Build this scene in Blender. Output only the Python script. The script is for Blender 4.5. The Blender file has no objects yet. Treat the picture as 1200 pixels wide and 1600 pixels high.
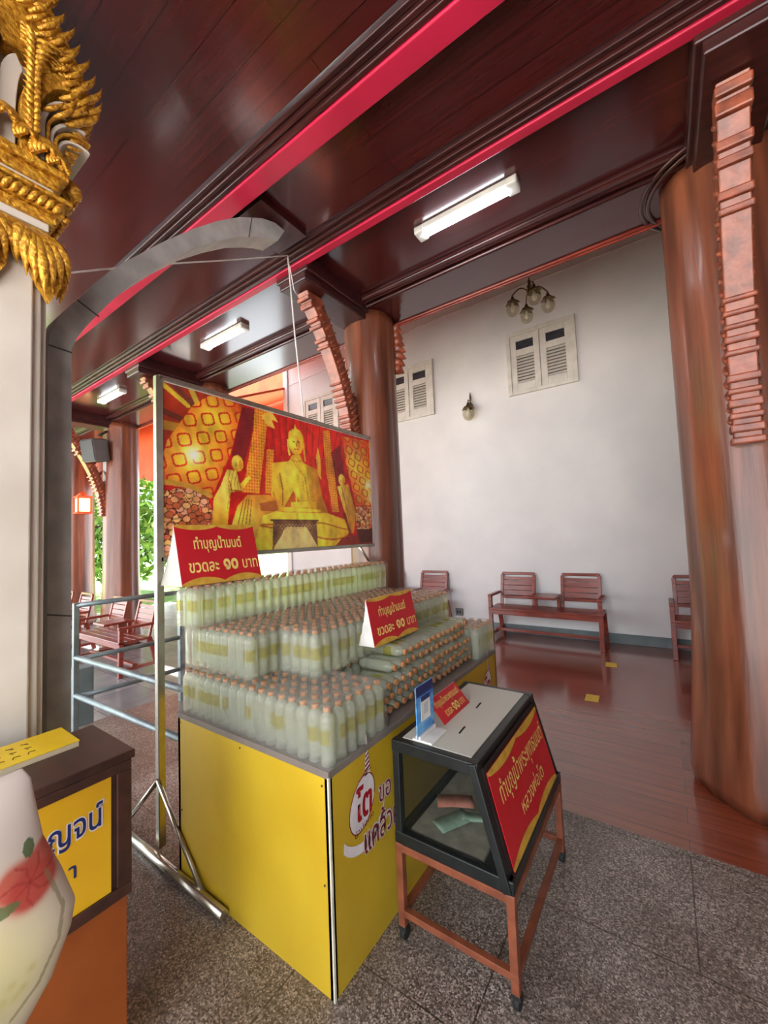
import bpy, bmesh, math, random
import numpy as np
from mathutils import Vector, Matrix

random.seed(7)
SC = bpy.context.scene
COL = SC.collection

# ------------------------------------------------------------------ camera
cam_d = bpy.data.cameras.new('camera')
cam_d.sensor_fit = 'VERTICAL'
cam_d.sensor_height = 36.0
cam_d.lens = 36.0 * 629.26 / 1600.0
cam_d.clip_start = 0.02
cam_d.clip_end = 300
cam = bpy.data.objects.new('camera', cam_d)
COL.objects.link(cam)
# world axes seen in the camera (x right, y down, z forward)
AX = Vector((0.82062719, -0.0670956, -0.56751141))
AY = Vector((0.5700374, 0.02598397, 0.82120777))
AZ = Vector((-0.04035323, -0.99740815, 0.05957016))
right = Vector((AX[0], AY[0], AZ[0]))
down = Vector((AX[1], AY[1], AZ[1]))
fwd = Vector((AX[2], AY[2], AZ[2]))
R3 = Matrix((right, -down, -fwd)).transposed()
cam.matrix_world = Matrix.Translation((0, 0, 1.55)) @ R3.to_4x4()
SC.camera = cam

# ------------------------------------------------------------------ light
w = bpy.data.worlds.new('sky')
SC.world = w
w.use_nodes = True
bg = w.node_tree.nodes['Background']
bg.inputs[0].default_value = (0.88, 0.95, 1.0, 1)
bg.inputs[1].default_value = 3.4
sun_d = bpy.data.lights.new('sun', 'SUN')
sun_d.energy = 26.0
sun_d.angle = 0.02
sun_d.color = (1.0, 0.96, 0.9)
sun = bpy.data.objects.new('sun', sun_d)
COL.objects.link(sun)
sun.rotation_euler = Vector((0.50, -0.16, -1.0)).to_track_quat('-Z', 'Y').to_euler()

SC.view_settings.view_transform = 'Standard'
SC.view_settings.look = 'None'
SC.view_settings.gamma = 1.0
SC.view_settings.use_curve_mapping = False
SC.view_settings.exposure = 0.8
SC.cycles.max_bounces = 14
SC.cycles.transparent_max_bounces = 40
SC.cycles.transmission_bounces = 10
SC.cycles.diffuse_bounces = 5
SC.cycles.glossy_bounces = 5
SC.cycles.sample_clamp_indirect = 6.0
SC.cycles.caustics_reflective = False
SC.cycles.caustics_refractive = False

# ------------------------------------------------------------------ materials
def lin(c):
    return tuple(((v / 255) / 12.92 if v / 255 <= 0.04045 else ((v / 255 + 0.055) / 1.055) ** 2.4) for v in c)

def rgba(c):
    return (*lin(c), 1)

def mat(name, c, rough=0.5, metal=0.0, coat=0.0, c2=None, scale=(8, 8, 8), detail=4, lo=0.35, hi=0.65, bump=0.0,
        emit=None, spec=None):
    m = bpy.data.materials.new(name)
    m.use_nodes = True
    nt = m.node_tree
    b = nt.nodes['Principled BSDF']
    b.inputs['Base Color'].default_value = rgba(c)
    b.inputs['Roughness'].default_value = rough
    b.inputs['Metallic'].default_value = metal
    if coat:
        b.inputs['Coat Weight'].default_value = coat
        b.inputs['Coat Roughness'].default_value = 0.12
    if spec is not None:
        b.inputs['Specular IOR Level'].default_value = spec
    if emit:
        b.inputs['Emission Color'].default_value = (*emit[0], 1)
        b.inputs['Emission Strength'].default_value = emit[1]
    tc = nt.nodes.new('ShaderNodeTexCoord')
    mp = nt.nodes.new('ShaderNodeMapping')
    mp.inputs['Scale'].default_value = scale
    nt.links.new(tc.outputs['Object'], mp.inputs['Vector'])
    n = nt.nodes.new('ShaderNodeTexNoise')
    n.inputs['Scale'].default_value = 1.0
    n.inputs['Detail'].default_value = detail
    nt.links.new(mp.outputs[0], n.inputs['Vector'])
    if c2 is None:
        c2 = tuple(v * 0.9 for v in c)
    r = nt.nodes.new('ShaderNodeValToRGB')
    r.color_ramp.elements[0].position = lo
    r.color_ramp.elements[1].position = hi
    r.color_ramp.elements[0].color = rgba(c2)
    r.color_ramp.elements[1].color = rgba(c)
    nt.links.new(n.outputs['Fac'], r.inputs[0])
    nt.links.new(r.outputs[0], b.inputs['Base Color'])
    if bump:
        bp = nt.nodes.new('ShaderNodeBump')
        bp.inputs['Strength'].default_value = bump
        bp.inputs['Distance'].default_value = 0.02
        nt.links.new(n.outputs['Fac'], bp.inputs['Height'])
        nt.links.new(bp.outputs[0], b.inputs['Normal'])
    return m

def plank_mat(name, c, c2, width, length, rough, coat, gap=0.012, axis='X', grain=(2, 40, 40), gapc=(20, 8, 6)):
    """boards running along X: brick texture for the joints, stretched noise for the grain"""
    m = mat(name, c, rough, 0, coat, c2, grain, 6, 0.3, 0.72)
    nt = m.node_tree
    b = nt.nodes['Principled BSDF']
    ramp = [n for n in nt.nodes if n.type == 'VALTORGB'][0]
    tc = [n for n in nt.nodes if n.type == 'TEX_COORD'][0]
    mp = nt.nodes.new('ShaderNodeMapping')
    if axis == 'Y':
        mp.inputs['Rotation'].default_value = (0, 0, math.pi / 2)
    nt.links.new(tc.outputs['Object'], mp.inputs['Vector'])
    br = nt.nodes.new('ShaderNodeTexBrick')
    br.inputs['Scale'].default_value = 1.0
    br.inputs['Brick Width'].default_value = length
    br.inputs['Row Height'].default_value = width
    br.inputs['Mortar Size'].default_value = gap * 0.25
    br.inputs['Mortar Smooth'].default_value = 0.3
    br.inputs['Color1'].default_value = (1, 1, 1, 1)
    br.inputs['Color2'].default_value = (0.8, 0.78, 0.77, 1)
    br.inputs['Mortar'].default_value = (0.25, 0.2, 0.2, 1)
    nt.links.new(mp.outputs[0], br.inputs['Vector'])
    mx = nt.nodes.new('ShaderNodeMix')
    mx.data_type = 'RGBA'
    mx.blend_type = 'MULTIPLY'
    mx.inputs['Factor'].default_value = 1.0
    nt.links.new(ramp.outputs[0], mx.inputs['A'])
    nt.links.new(br.outputs['Color'], mx.inputs['B'])
    nt.links.new(mx.outputs['Result'], b.inputs['Base Color'])
    return m

def granite_mat(name):
    m = bpy.data.materials.new(name)
    m.use_nodes = True
    nt = m.node_tree
    b = nt.nodes['Principled BSDF']
    tc = nt.nodes.new('ShaderNodeTexCoord')
    v = nt.nodes.new('ShaderNodeTexVoronoi')
    v.inputs['Scale'].default_value = 190
    nt.links.new(tc.outputs['Object'], v.inputs['Vector'])
    sep = nt.nodes.new('ShaderNodeSeparateColor')
    nt.links.new(v.outputs['Color'], sep.inputs[0])
    r = nt.nodes.new('ShaderNodeValToRGB')
    e = r.color_ramp.elements
    e[0].position = 0.0; e[0].color = rgba((82, 72, 68))
    e[1].position = 1.0; e[1].color = rgba((214, 200, 192))
    a = e.new(0.4); a.color = rgba((128, 114, 106))
    a = e.new(0.75); a.color = rgba((164, 150, 142))
    nt.links.new(sep.outputs[0], r.inputs[0])
    n = nt.nodes.new('ShaderNodeTexNoise')
    n.inputs['Scale'].default_value = 3.0
    n.inputs['Detail'].default_value = 5
    nt.links.new(tc.outputs['Object'], n.inputs['Vector'])
    r2 = nt.nodes.new('ShaderNodeValToRGB')
    r2.color_ramp.elements[0].position = 0.3; r2.color_ramp.elements[0].color = (0.55, 0.5, 0.46, 1)
    r2.color_ramp.elements[1].position = 0.7; r2.color_ramp.elements[1].color = (1, 1, 1, 1)
    nt.links.new(n.outputs['Fac'], r2.inputs[0])
    mx = nt.nodes.new('ShaderNodeMix'); mx.data_type = 'RGBA'; mx.blend_type = 'MULTIPLY'
    mx.inputs['Factor'].default_value = 1.0
    nt.links.new(r.outputs[0], mx.inputs['A']); nt.links.new(r2.outputs[0], mx.inputs['B'])
    br = nt.nodes.new('ShaderNodeTexBrick')
    br.inputs['Scale'].default_value = 1.0
    br.inputs['Brick Width'].default_value = 1.2
    br.inputs['Row Height'].default_value = 0.6
    br.inputs['Mortar Size'].default_value = 0.003
    br.inputs['Color1'].default_value = (1, 1, 1, 1); br.inputs['Color2'].default_value = (0.94, 0.94, 0.94, 1)
    br.inputs['Mortar'].default_value = (0.35, 0.33, 0.3, 1)
    nt.links.new(tc.outputs['Object'], br.inputs['Vector'])
    m2 = nt.nodes.new('ShaderNodeMix'); m2.data_type = 'RGBA'; m2.blend_type = 'MULTIPLY'
    m2.inputs['Factor'].default_value = 1.0
    nt.links.new(mx.outputs['Result'], m2.inputs['A']); nt.links.new(br.outputs['Color'], m2.inputs['B'])
    nt.links.new(m2.outputs['Result'], b.inputs['Base Color'])
    b.inputs['Roughness'].default_value = 0.34
    return m

def glass_mat(name, c, trans=0.75, rough=0.1, alpha_mix=0.0, ior=1.2, body=None, coat=0.0):
    """clear plastic / glass: see-through share + glossy skin + a little body colour"""
    m = bpy.data.materials.new(name)
    m.use_nodes = True
    nt = m.node_tree
    out = nt.nodes['Material Output']
    b = nt.nodes['Principled BSDF']
    b.inputs['Base Color'].default_value = rgba(body or c)
    b.inputs['Roughness'].default_value = rough
    b.inputs['IOR'].default_value = ior
    b.inputs['Transmission Weight'].default_value = trans
    b.inputs['Coat Weight'].default_value = coat
    b.inputs['Coat Roughness'].default_value = 0.03
    if alpha_mix > 0:
        t = nt.nodes.new('ShaderNodeBsdfTransparent')
        t.inputs[0].default_value = rgba(c)
        mx = nt.nodes.new('ShaderNodeMixShader')
        mx.inputs[0].default_value = alpha_mix
        nt.links.new(b.outputs[0], mx.inputs[1])
        nt.links.new(t.outputs[0], mx.inputs[2])
        nt.links.new(mx.outputs[0], out.inputs['Surface'])
    return m

def attr_mat(name, rough=0.4, coat=0.0):
    m = bpy.data.materials.new(name)
    m.use_nodes = True
    nt = m.node_tree
    b = nt.nodes['Principled BSDF']
    a = nt.nodes.new('ShaderNodeVertexColor')
    a.layer_name = 'print'
    nt.links.new(a.outputs['Color'], b.inputs['Base Color'])
    b.inputs['Roughness'].default_value = rough
    b.inputs['Coat Weight'].default_value = coat
    return m

M = {}
M['plaster'] = mat('white_plaster', (226, 223, 222), 0.85, c2=(216, 213, 213), scale=(1.5, 1.5, 1.5))
M['cream_plaster'] = mat('cream_plaster', (222, 212, 200), 0.75, c2=(208, 197, 184), scale=(3, 3, 3))
M['ceiling'] = plank_mat('mahogany_ceiling', (80, 28, 28), (66, 23, 24), 0.16, 2.4, 0.22, 0.6)
M['beam'] = mat('dark_beam_wood', (66, 26, 24), 0.32, 0, 0.25, (44, 17, 17), (2, 25, 25))
M['red_paint'] = mat('red_paint', (200, 34, 72), 0.42, c2=(182, 28, 62), scale=(3, 3, 3))
M['wood_floor'] = plank_mat('polished_floorboards', (150, 74, 50), (134, 62, 42), 0.14, 2.2, 0.2, 0.8, gap=0.006)
M['granite'] = granite_mat('granite_paving')
M['slab'] = plank_mat('grey_stone_slabs', (150, 150, 152), (120, 120, 122), 0.6, 0.9, 0.22, 0.0, 0.02, grain=(3, 3, 3))
M['base_grey'] = mat('grey_skirting', (122, 132, 134), 0.6, c2=(104, 114, 116), scale=(6, 6, 6))
M['column'] = mat('varnished_trunk', (138, 76, 50), 0.36, 0, 0.2, (84, 44, 30), (11, 11, 0.8), 8, 0.34, 0.66, bump=0.45)
M['carved'] = mat('carved_wood', (164, 84, 56), 0.4, 0, 0.3, (116, 56, 38), (14, 14, 14), bump=0.3)
M['bench'] = mat('bench_wood', (146, 62, 46), 0.33, 0, 0.2, (112, 42, 32), (4, 30, 30))
M['orange_wood'] = mat('orange_boards', (220, 92, 40), 0.6, c2=(200, 74, 32), scale=(2, 12, 2))
M['shutter'] = mat('cream_shutter_paint', (216, 211, 203), 0.6, c2=(202, 196, 187), scale=(9, 9, 9))
M['louvre_shade'] = mat('louvre_shadow_board', (104, 98, 92), 0.8)
M['dark_glass'] = mat('dark_window_glass', (66, 66, 72), 0.15, c2=(54, 54, 60), scale=(9, 9, 9))
M['gold'] = mat('gilding', (236, 180, 62), 0.34, 0.45, 0, (176, 112, 28), (60, 60, 60), 5, 0.35, 0.6, bump=0.5)
M['grey_stone'] = mat('grey_arch_render', (168, 164, 161), 0.8, c2=(144, 140, 137), scale=(7, 7, 7), bump=0.15)
M['arch_under'] = mat('bounce_lit_soffit', (206, 200, 196), 0.8)  # reflected light under the arch put into a paler colour
M['joint'] = mat('joint_line', (74, 71, 70), 0.9)
M['steel'] = mat('stainless_tube', (196, 190, 178), 0.25, 0.9, 0, (170, 164, 150), (10, 10, 10))
M['rail_steel'] = mat('grey_painted_rail', (140, 150, 154), 0.4, 0.4, 0, (116, 126, 130), (10, 10, 10))
M['yellow'] = mat('yellow_laminate', (208, 174, 46), 0.36, c2=(196, 158, 36), scale=(2.5, 2.5, 2.5))
M['grey_edge'] = mat('grey_board_edge', (132, 120, 112), 0.6)
M['white_trim'] = mat('pale_corner_trim', (226, 222, 200), 0.4)
M['purple_ink'] = mat('dark_red_ink', (126, 24, 44), 0.5)
M['white_ink'] = mat('white_outline_ink', (236, 226, 226), 0.5)
M['red_ink'] = mat('red_ink', (178, 20, 30), 0.5)
M['tent_red'] = mat('red_card', (200, 28, 40), 0.4, c2=(188, 24, 36), scale=(5, 5, 5))
M['tent_gold'] = mat('gold_card_print', (214, 170, 66), 0.4, c2=(190, 140, 44), scale=(20, 20, 20))
M['gold_text'] = mat('gold_lettering', (246, 216, 120), 0.4)
M['card_white'] = mat('white_card', (232, 228, 222), 0.6)
M['black_metal'] = mat('black_box_frame', (34, 38, 38), 0.38, 0.3, 0, (26, 29, 29), (20, 20, 20))
M['frost'] = glass_mat('cloudy_acrylic_top', (222, 219, 206), 0.0, 0.3, 0.25, 1.45)
M['rust'] = mat('brown_painted_steel', (140, 76, 50), 0.5, c2=(112, 58, 38), scale=(14, 14, 14))
M['rubber'] = mat('black_rubber', (26, 26, 26), 0.7)
M['tray'] = mat('dusty_tray', (176, 166, 152), 0.6, c2=(150, 140, 126), scale=(20, 20, 20))
M['slot'] = mat('slot_shadow_gap', (36, 32, 30), 0.8)
M['pane'] = glass_mat('clear_pane', (250, 252, 250), 0.0, 0.05, 0.86, 1.45, body=(40, 44, 42))
M['bottle'] = glass_mat('bottle_plastic', (248, 250, 232), 0.66, 0.06, 0.42, 1.25, coat=1.0)
M['film'] = glass_mat('shrink_film', (252, 252, 250), 0.0, 0.2, 0.92, 1.5)
M['film_top'] = glass_mat('hazy_top_film', (252, 252, 250), 0.0, 0.22, 0.8, 1.5)  # whiter copy of the film, white haze on the pack tops painted in
M['cap'] = mat('brown_bottle_cap', (192, 138, 92), 0.45, c2=(170, 112, 70), scale=(60, 60, 60))
M['label'] = glass_mat('yellow_bottle_print', (236, 228, 150), 0.0, 0.4, 0.9)
M['note_red'] = mat('pink_banknote', (214, 138, 120), 0.7, c2=(196, 110, 96), scale=(40, 40, 40))
M['note_green'] = mat('green_banknote', (166, 186, 166), 0.7, c2=(140, 164, 146), scale=(40, 40, 40))
M['blue_card'] = mat('blue_card_print', (30, 96, 178), 0.35, c2=(110, 180, 226), scale=(14, 14, 22))
M['navy'] = mat('navy_print', (30, 44, 104), 0.35)
M['pale_grey'] = mat('pale_grey_print', (196, 196, 200), 0.4)
M['outlet'] = mat('grey_outlet', (120, 118, 120), 0.5)
M['sticker'] = mat('yellow_floor_sticker', (222, 190, 50), 0.5, c2=(200, 164, 40), scale=(60, 60, 60))
M['brass'] = mat('aged_brass', (120, 96, 60), 0.35, 0.8, 0, (80, 62, 40), (30, 30, 30))
M['lamp_glass'] = glass_mat('clear_lamp_glass', (244, 240, 228), 0.0, 0.05, 0.8, 1.45, body=(150,146,136))
M['bulb'] = mat('white_bulb', (240, 236, 222), 0.3)
M['lamp_body'] = mat('white_lamp_housing', (226, 226, 220), 0.5)
M['tube_light'] = mat('lit_tube', (255, 255, 255), 0.4, emit=((0.82, 0.91, 1.0), 22.0))
M['lantern_glow'] = mat('lit_lantern_pane', (255, 210, 140), 0.4, emit=((1.0, 0.62, 0.25), 2.2))
M['black_box'] = mat('black_speaker_shell', (46, 44, 44), 0.55)
M['speaker_grey'] = mat('grey_speaker_side', (84, 76, 74), 0.5)
M['thread'] = mat('white_thread', (236, 230, 226), 0.8)
M['cab_dark'] = mat('dark_cabinet_wood', (74, 44, 34), 0.42, 0, 0.15, (54, 30, 24), (3, 20, 20))
M['cab_brown'] = mat('orange_brown_cabinet', (172, 90, 34), 0.45, 0, 0.1, (146, 72, 26), (12, 3, 3))
M['cab_yellow'] = mat('yellow_cabinet_panel', (236, 186, 32), 0.3, 0, 0.3, (222, 168, 24), (3, 3, 3))
M['book_yellow'] = mat('yellow_booklet_cover', (240, 204, 30), 0.45, c2=(230, 190, 24), scale=(10, 10, 10))
M['paper'] = mat('paper_edge', (226, 208, 176), 0.8, c2=(204, 184, 150), scale=(1, 1, 300))
M['ink'] = mat('brown_ink', (120, 90, 20), 0.6)
M['leaf_a'] = mat('sunlit_leaves', (128, 168, 60), 0.6, c2=(70, 116, 36), scale=(5, 5, 5))
M['leaf_b'] = mat('mid_green_leaves', (86, 132, 50), 0.6, c2=(48, 86, 32), scale=(5, 5, 5))
M['bark'] = mat('grey_bark', (120, 104, 90), 0.9, c2=(88, 74, 62), scale=(10, 10, 2))
M['ground'] = mat('pale_paving', (204, 198, 194), 0.8, c2=(182, 176, 172), scale=(1, 1, 1))
M['grass'] = mat('grass_ground', (120, 160, 70), 0.9, c2=(84, 128, 50), scale=(3, 3, 3))
M['print'] = attr_mat('printed_picture', 0.33, 0.2)
M['cloth'] = attr_mat('printed_cloth', 0.9)
M['cloth_plain'] = mat('white_canvas', (226, 212, 202), 0.9, c2=(214, 200, 190), scale=(60, 60, 60))

# ------------------------------------------------------------------ builders
def wloc(o):
    v = Vector((0, 0, 0))
    while o is not None:
        v += o.location
        o = o.parent
    return v

class B:
    """collects shapes, in world coordinates, into one mesh"""
    def __init__(s):
        s.bm = bmesh.new()

    def face(s, pts, smooth=False):
        f = s.bm.faces.new([s.bm.verts.new(p) for p in pts])
        f.smooth = smooth
        return f

    def box(s, x0, x1, y0, y1, z0, z1):
        v = [s.bm.verts.new((x, y, z)) for z in (z0, z1) for y in (y0, y1) for x in (x0, x1)]
        for q in ((0, 2, 3, 1), (4, 5, 7, 6), (0, 1, 5, 4), (2, 6, 7, 3), (0, 4, 6, 2), (1, 3, 7, 5)):
            s.bm.faces.new([v[i] for i in q])
        return s

    def bar(s, a, b, wd, ht, up=(0, 0, 1)):
        """rectangular bar from a to b"""
        a, b = Vector(a), Vector(b)
        d = (b - a).normalized()
        sd = d.cross(Vector(up))
        if sd.length < 1e-5:
            sd = d.cross(Vector((1, 0, 0)))
        sd.normalize()
        u = sd.cross(d).normalized()
        v = []
        for p in (a, b):
            for i, j in ((-1, -1), (1, -1), (1, 1), (-1, 1)):
                v.append(s.bm.verts.new(p + sd * (i * wd / 2) + u * (j * ht / 2)))
        for q in ((0, 1, 2, 3), (7, 6, 5, 4), (0, 4, 5, 1), (1, 5, 6, 2), (2, 6, 7, 3), (3, 7, 4, 0)):
            s.bm.faces.new([v[i] for i in q])
        return s

    def tube(s, pts, r, seg=8, caps=True):
        pts = [Vector(p) for p in pts]
        rings = []
        n = len(pts)
        rr = r if isinstance(r, (list, tuple)) else [r] * n
        prev = None
        for i, p in enumerate(pts):
            d = (pts[min(i + 1, n - 1)] - pts[max(i - 1, 0)]).normalized()
            if prev is None:
                a = d.cross(Vector((0, 0, 1)))
                if a.length < 1e-4:
                    a = d.cross(Vector((1, 0, 0)))
            else:
                a = prev - d * prev.dot(d)
            a.normalize()
            prev = a
            c = d.cross(a)
            rings.append([s.bm.verts.new(p + (a * math.cos(t) + c * math.sin(t)) * rr[i])
                          for t in [2 * math.pi * k / seg for k in range(seg)]])
        for i in range(n - 1):
            for k in range(seg):
                f = s.bm.faces.new((rings[i][k], rings[i][(k + 1) % seg], rings[i + 1][(k + 1) % seg], rings[i + 1][k]))
                f.smooth = True
        if caps:
            s.bm.faces.new(rings[0][::-1])
            s.bm.faces.new(rings[-1])
        return s

    def lathe(s, prof, c=(0, 0, 0), seg=16, rot=None, caps=True):
        """profile of (radius, height) around a vertical line through c"""
        c = Vector(c)
        rings = []
        for (r, h) in prof:
            ring = []
            for k in range(seg):
                t = 2 * math.pi * k / seg
                p = Vector((r * math.cos(t), r * math.sin(t), h))
                if rot is not None:
                    p = rot @ p
                ring.append(s.bm.verts.new(c + p))
            rings.append(ring)
        for i in range(len(rings) - 1):
            for k in range(seg):
                f = s.bm.faces.new((rings[i][k], rings[i][(k + 1) % seg], rings[i + 1][(k + 1) % seg], rings[i + 1][k]))
                f.smooth = True
        if caps:
            s.bm.faces.new(rings[0][::-1])
            s.bm.faces.new(rings[-1])
        return s

    def prism(s, pts, d):
        """closed outline pts (3D) pushed along d"""
        d = Vector(d)
        a = [s.bm.verts.new(p) for p in pts]
        b = [s.bm.verts.new(Vector(p) + d) for p in pts]
        s.bm.faces.new(a)
        s.bm.faces.new(b[::-1])
        n = len(pts)
        for i in range(n):
            s.bm.faces.new((a[i], b[i], b[(i + 1) % n], a[(i + 1) % n]))
        return s

    def leaf(s, base, tip, wd, th, bend=(0, 0, 0), n=6, seg=8):
        """a tapering curled leaf / flame"""
        base, tip, bend = Vector(base), Vector(tip), Vector(bend)
        pts, rr = [], []
        for i in range(n + 1):
            t = i / n
            pts.append(base.lerp(tip, t) + bend * math.sin(math.pi * t))
            rr.append(max(0.0012, wd * (0.5 * (1 - t) + 0.65 * math.sin(math.pi * t ** 0.7)) * 0.5))
        s.tube(pts, rr, seg)
        return s

    def build(s, name, m, parent=None, bevel=0.0, label=None):
        off = wloc(parent) if parent else Vector((0, 0, 0))
        bmesh.ops.recalc_face_normals(s.bm, faces=s.bm.faces[:])
        if off.length:
            bmesh.ops.translate(s.bm, verts=s.bm.verts[:], vec=-off)
        me = bpy.data.meshes.new(name)
        s.bm.to_mesh(me)
        s.bm.free()
        o = bpy.data.objects.new(name, me)
        COL.objects.link(o)
        for mm in (m if isinstance(m, (list, tuple)) else [m]):
            me.materials.append(M[mm])
        if parent:
            o.parent = parent
        if bevel:
            md = o.modifiers.new('bevel', 'BEVEL')
            md.width = bevel
            md.segments = 2
            md.limit_method = 'ANGLE'
        if label:
            o['label'] = label
        return o

def tag(o, label, cat, group=None, kind=None):
    o['label'] = label
    o['category'] = cat
    if group:
        o['group'] = group
    if kind:
        o['kind'] = kind
    return o

def thing(name, label, cat, loc=(0, 0, 0), group=None):
    o = bpy.data.objects.new(name, None)
    o.empty_display_size = 0.1
    COL.objects.link(o)
    o.location = loc
    return tag(o, label, cat, group)

def struct(name, b, m, label=None, cat=None, bevel=0.0):
    o = b.build(name, m, None, bevel)
    o['kind'] = 'structure'
    if label:
        o['label'] = label
    if cat:
        o['category'] = cat
    return o

def copy_tree(o, parent=None):
    c = o.copy()
    COL.objects.link(c)
    c.parent = parent
    for ch in list(o.children):
        copy_tree(ch, c)
    return c

def text_mesh(name, s, m, parent, org, rt, up, width, height, lift=0.001, bold=0.0, thick=0.0006, slant=0.0, fit='both'):
    """lettering fitted into a width x height rectangle whose lower left corner is org"""
    cu = bpy.data.curves.new(name, 'FONT')
    cu.body = s
    cu.size = 1.0
    cu.offset = bold
    cu.resolution_u = 3
    tmp = bpy.data.objects.new(name, cu)
    COL.objects.link(tmp)
    bpy.context.view_layer.update()
    dg = bpy.context.evaluated_depsgraph_get()
    me = bpy.data.meshes.new_from_object(tmp.evaluated_get(dg))
    bpy.data.objects.remove(tmp)
    me.name = name
    xs = [v.co.x for v in me.vertices]; ys = [v.co.y for v in me.vertices]
    x0, x1, y0, y1 = min(xs), max(xs), min(ys), max(ys)
    sx = width / (x1 - x0); sy = height / (y1 - y0)
    if fit == 'width':
        sy = sx
    if fit == 'height':
        sx = sy
    rt, up, org = Vector(rt).normalized(), Vector(up).normalized(), Vector(org)
    nr = rt.cross(up)
    off = wloc(parent) if parent else Vector((0, 0, 0))
    for v in me.vertices:
        X, Y = (v.co.x - x0) * sx, (v.co.y - y0) * sy
        v.co = org + rt * (X + slant * Y) + up * Y + nr * lift - off
    o = bpy.data.objects.new(name, me)
    COL.objects.link(o)
    me.materials.clear()
    me.materials.append(M[m])
    if parent:
        o.parent = parent
    return o

# ------------------------------------------------------------------ setting
struct('floor', B().box(-4.3, 4.2, -3.0, 2.44, -0.2, 0.0), 'granite')
struct('floor_wood', B().box(-4.3, 4.2, 2.44, 6.3, -0.2, 0.0), 'wood_floor')
struct('floor_terrace', B().box(-12.2, -4.3, -3.0, 6.3, -0.35, -0.15), 'slab')
struct('floor_outside', B().box(-60, -12.2, -40, 50, -0.6, -0.4), 'ground')
struct('floor_yard', B().box(-12.2, 60, -40, -3.0, -0.6, -0.4), 'ground')
struct('wall_back', B().box(-6.88, 4.2, 6.233, 6.43, 0, 5.9), 'plaster')
struct('wall_blocker_right', B().box(4.2, 4.4, -3.0, 6.43, 0, 5.9), 'plaster')  # unseen wall, added to block light from the right
struct('wall_blocker_front', B().box(1.6, 4.2, -1.6, -1.4, 0, 5.0), 'cream_plaster')  # added out of view behind the camera to hold back light on the right
struct('baseboard_back', B().box(-6.88, 4.2, 6.215, 6.234, 0, 0.13), 'base_grey', bevel=0.004)
struct('trim_1', B().box(-6.95, -6.82, 6.19, 6.45, 0, 5.6), 'plaster')

CZ = 3.78
cb = B()
for (y0, y1) in ((-2.2, 1.36), (1.6, 2.05), (2.24, 2.92)):
    cb.box(-11.6, 4.2, y0, y1, CZ, CZ + 0.06)
struct('ceiling', cb, 'ceiling')
struct('ceiling_aisle', B().box(-6.8, 4.2, 3.4, 6.3, 5.6, 5.66), 'ceiling')

def stepped_beam(n, y0, y1, z, red, side):
    b = B().box(-11.6, 4.2, y0, y1, z, z + 0.2)
    st = struct('trim_%d' % n, b, 'red_paint' if red else 'ceiling', bevel=0.006)
    b = B()
    for k in range(3):
        b.box(-11.6, 4.2, y0 - 0.028 * (k + 1), y0 - 0.028 * k - 0.004, z + 0.012 + 0.022 * k, z + 0.2)
        if side:
            b.box(-11.6, 4.2, y1 + 0.012 * k + 0.001, y1 + 0.012 * (k + 1), z + 0.02 + 0.02 * k, z + 0.2)
    struct('trim_%d' % (n + 1), b, 'beam', bevel=0.006)
stepped_beam(2, 1.455, 1.572, 3.70, True, True)
stepped_beam(4, 2.145, 2.205, 3.70, True, True)
# beam over the column row: soffit, front moulding, back moulding and the fascia above it
b = B().box(-11.6, 4.2, 2.97, 3.40, 3.70, 3.9)
struct('trim_6', b, 'ceiling')
b = B()
for k, (dy, dz) in enumerate(((0.0, 0.0), (0.03, 0.03), (0.055, 0.05))):
    b.tube([(-11.6, 2.965 - dy, 3.705 + dz), (4.2, 2.965 - dy, 3.705 + dz)], 0.016, 8)
b.box(-11.6, 4.2, 2.90, 2.97, 3.725, 3.85)
struct('trim_7', b, 'beam')
b = B()
b.tube([(-11.6, 3.395, 3.695), (4.2, 3.395, 3.695)], 0.014, 8)
b.box(-11.6, 4.2, 3.38, 3.42, 3.70, 5.62)
b.tube([(-11.6, 3.415, 3.685), (4.2, 3.415, 3.685)], 0.012, 8)
struct('trim_8', b, 'bench')
COLX = [0.45, -2.31, -5.08, -7.85]
b = B()
for x in COLX:
    b.box(x - 0.17, x + 0.13, 2.20, 3.05, 3.60, 3.85)
    b.box(x - 0.20, x + 0.16, 2.19, 3.0, 3.66, 3.85)
struct('trim_9', b, 'beam', bevel=0.01)

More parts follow.
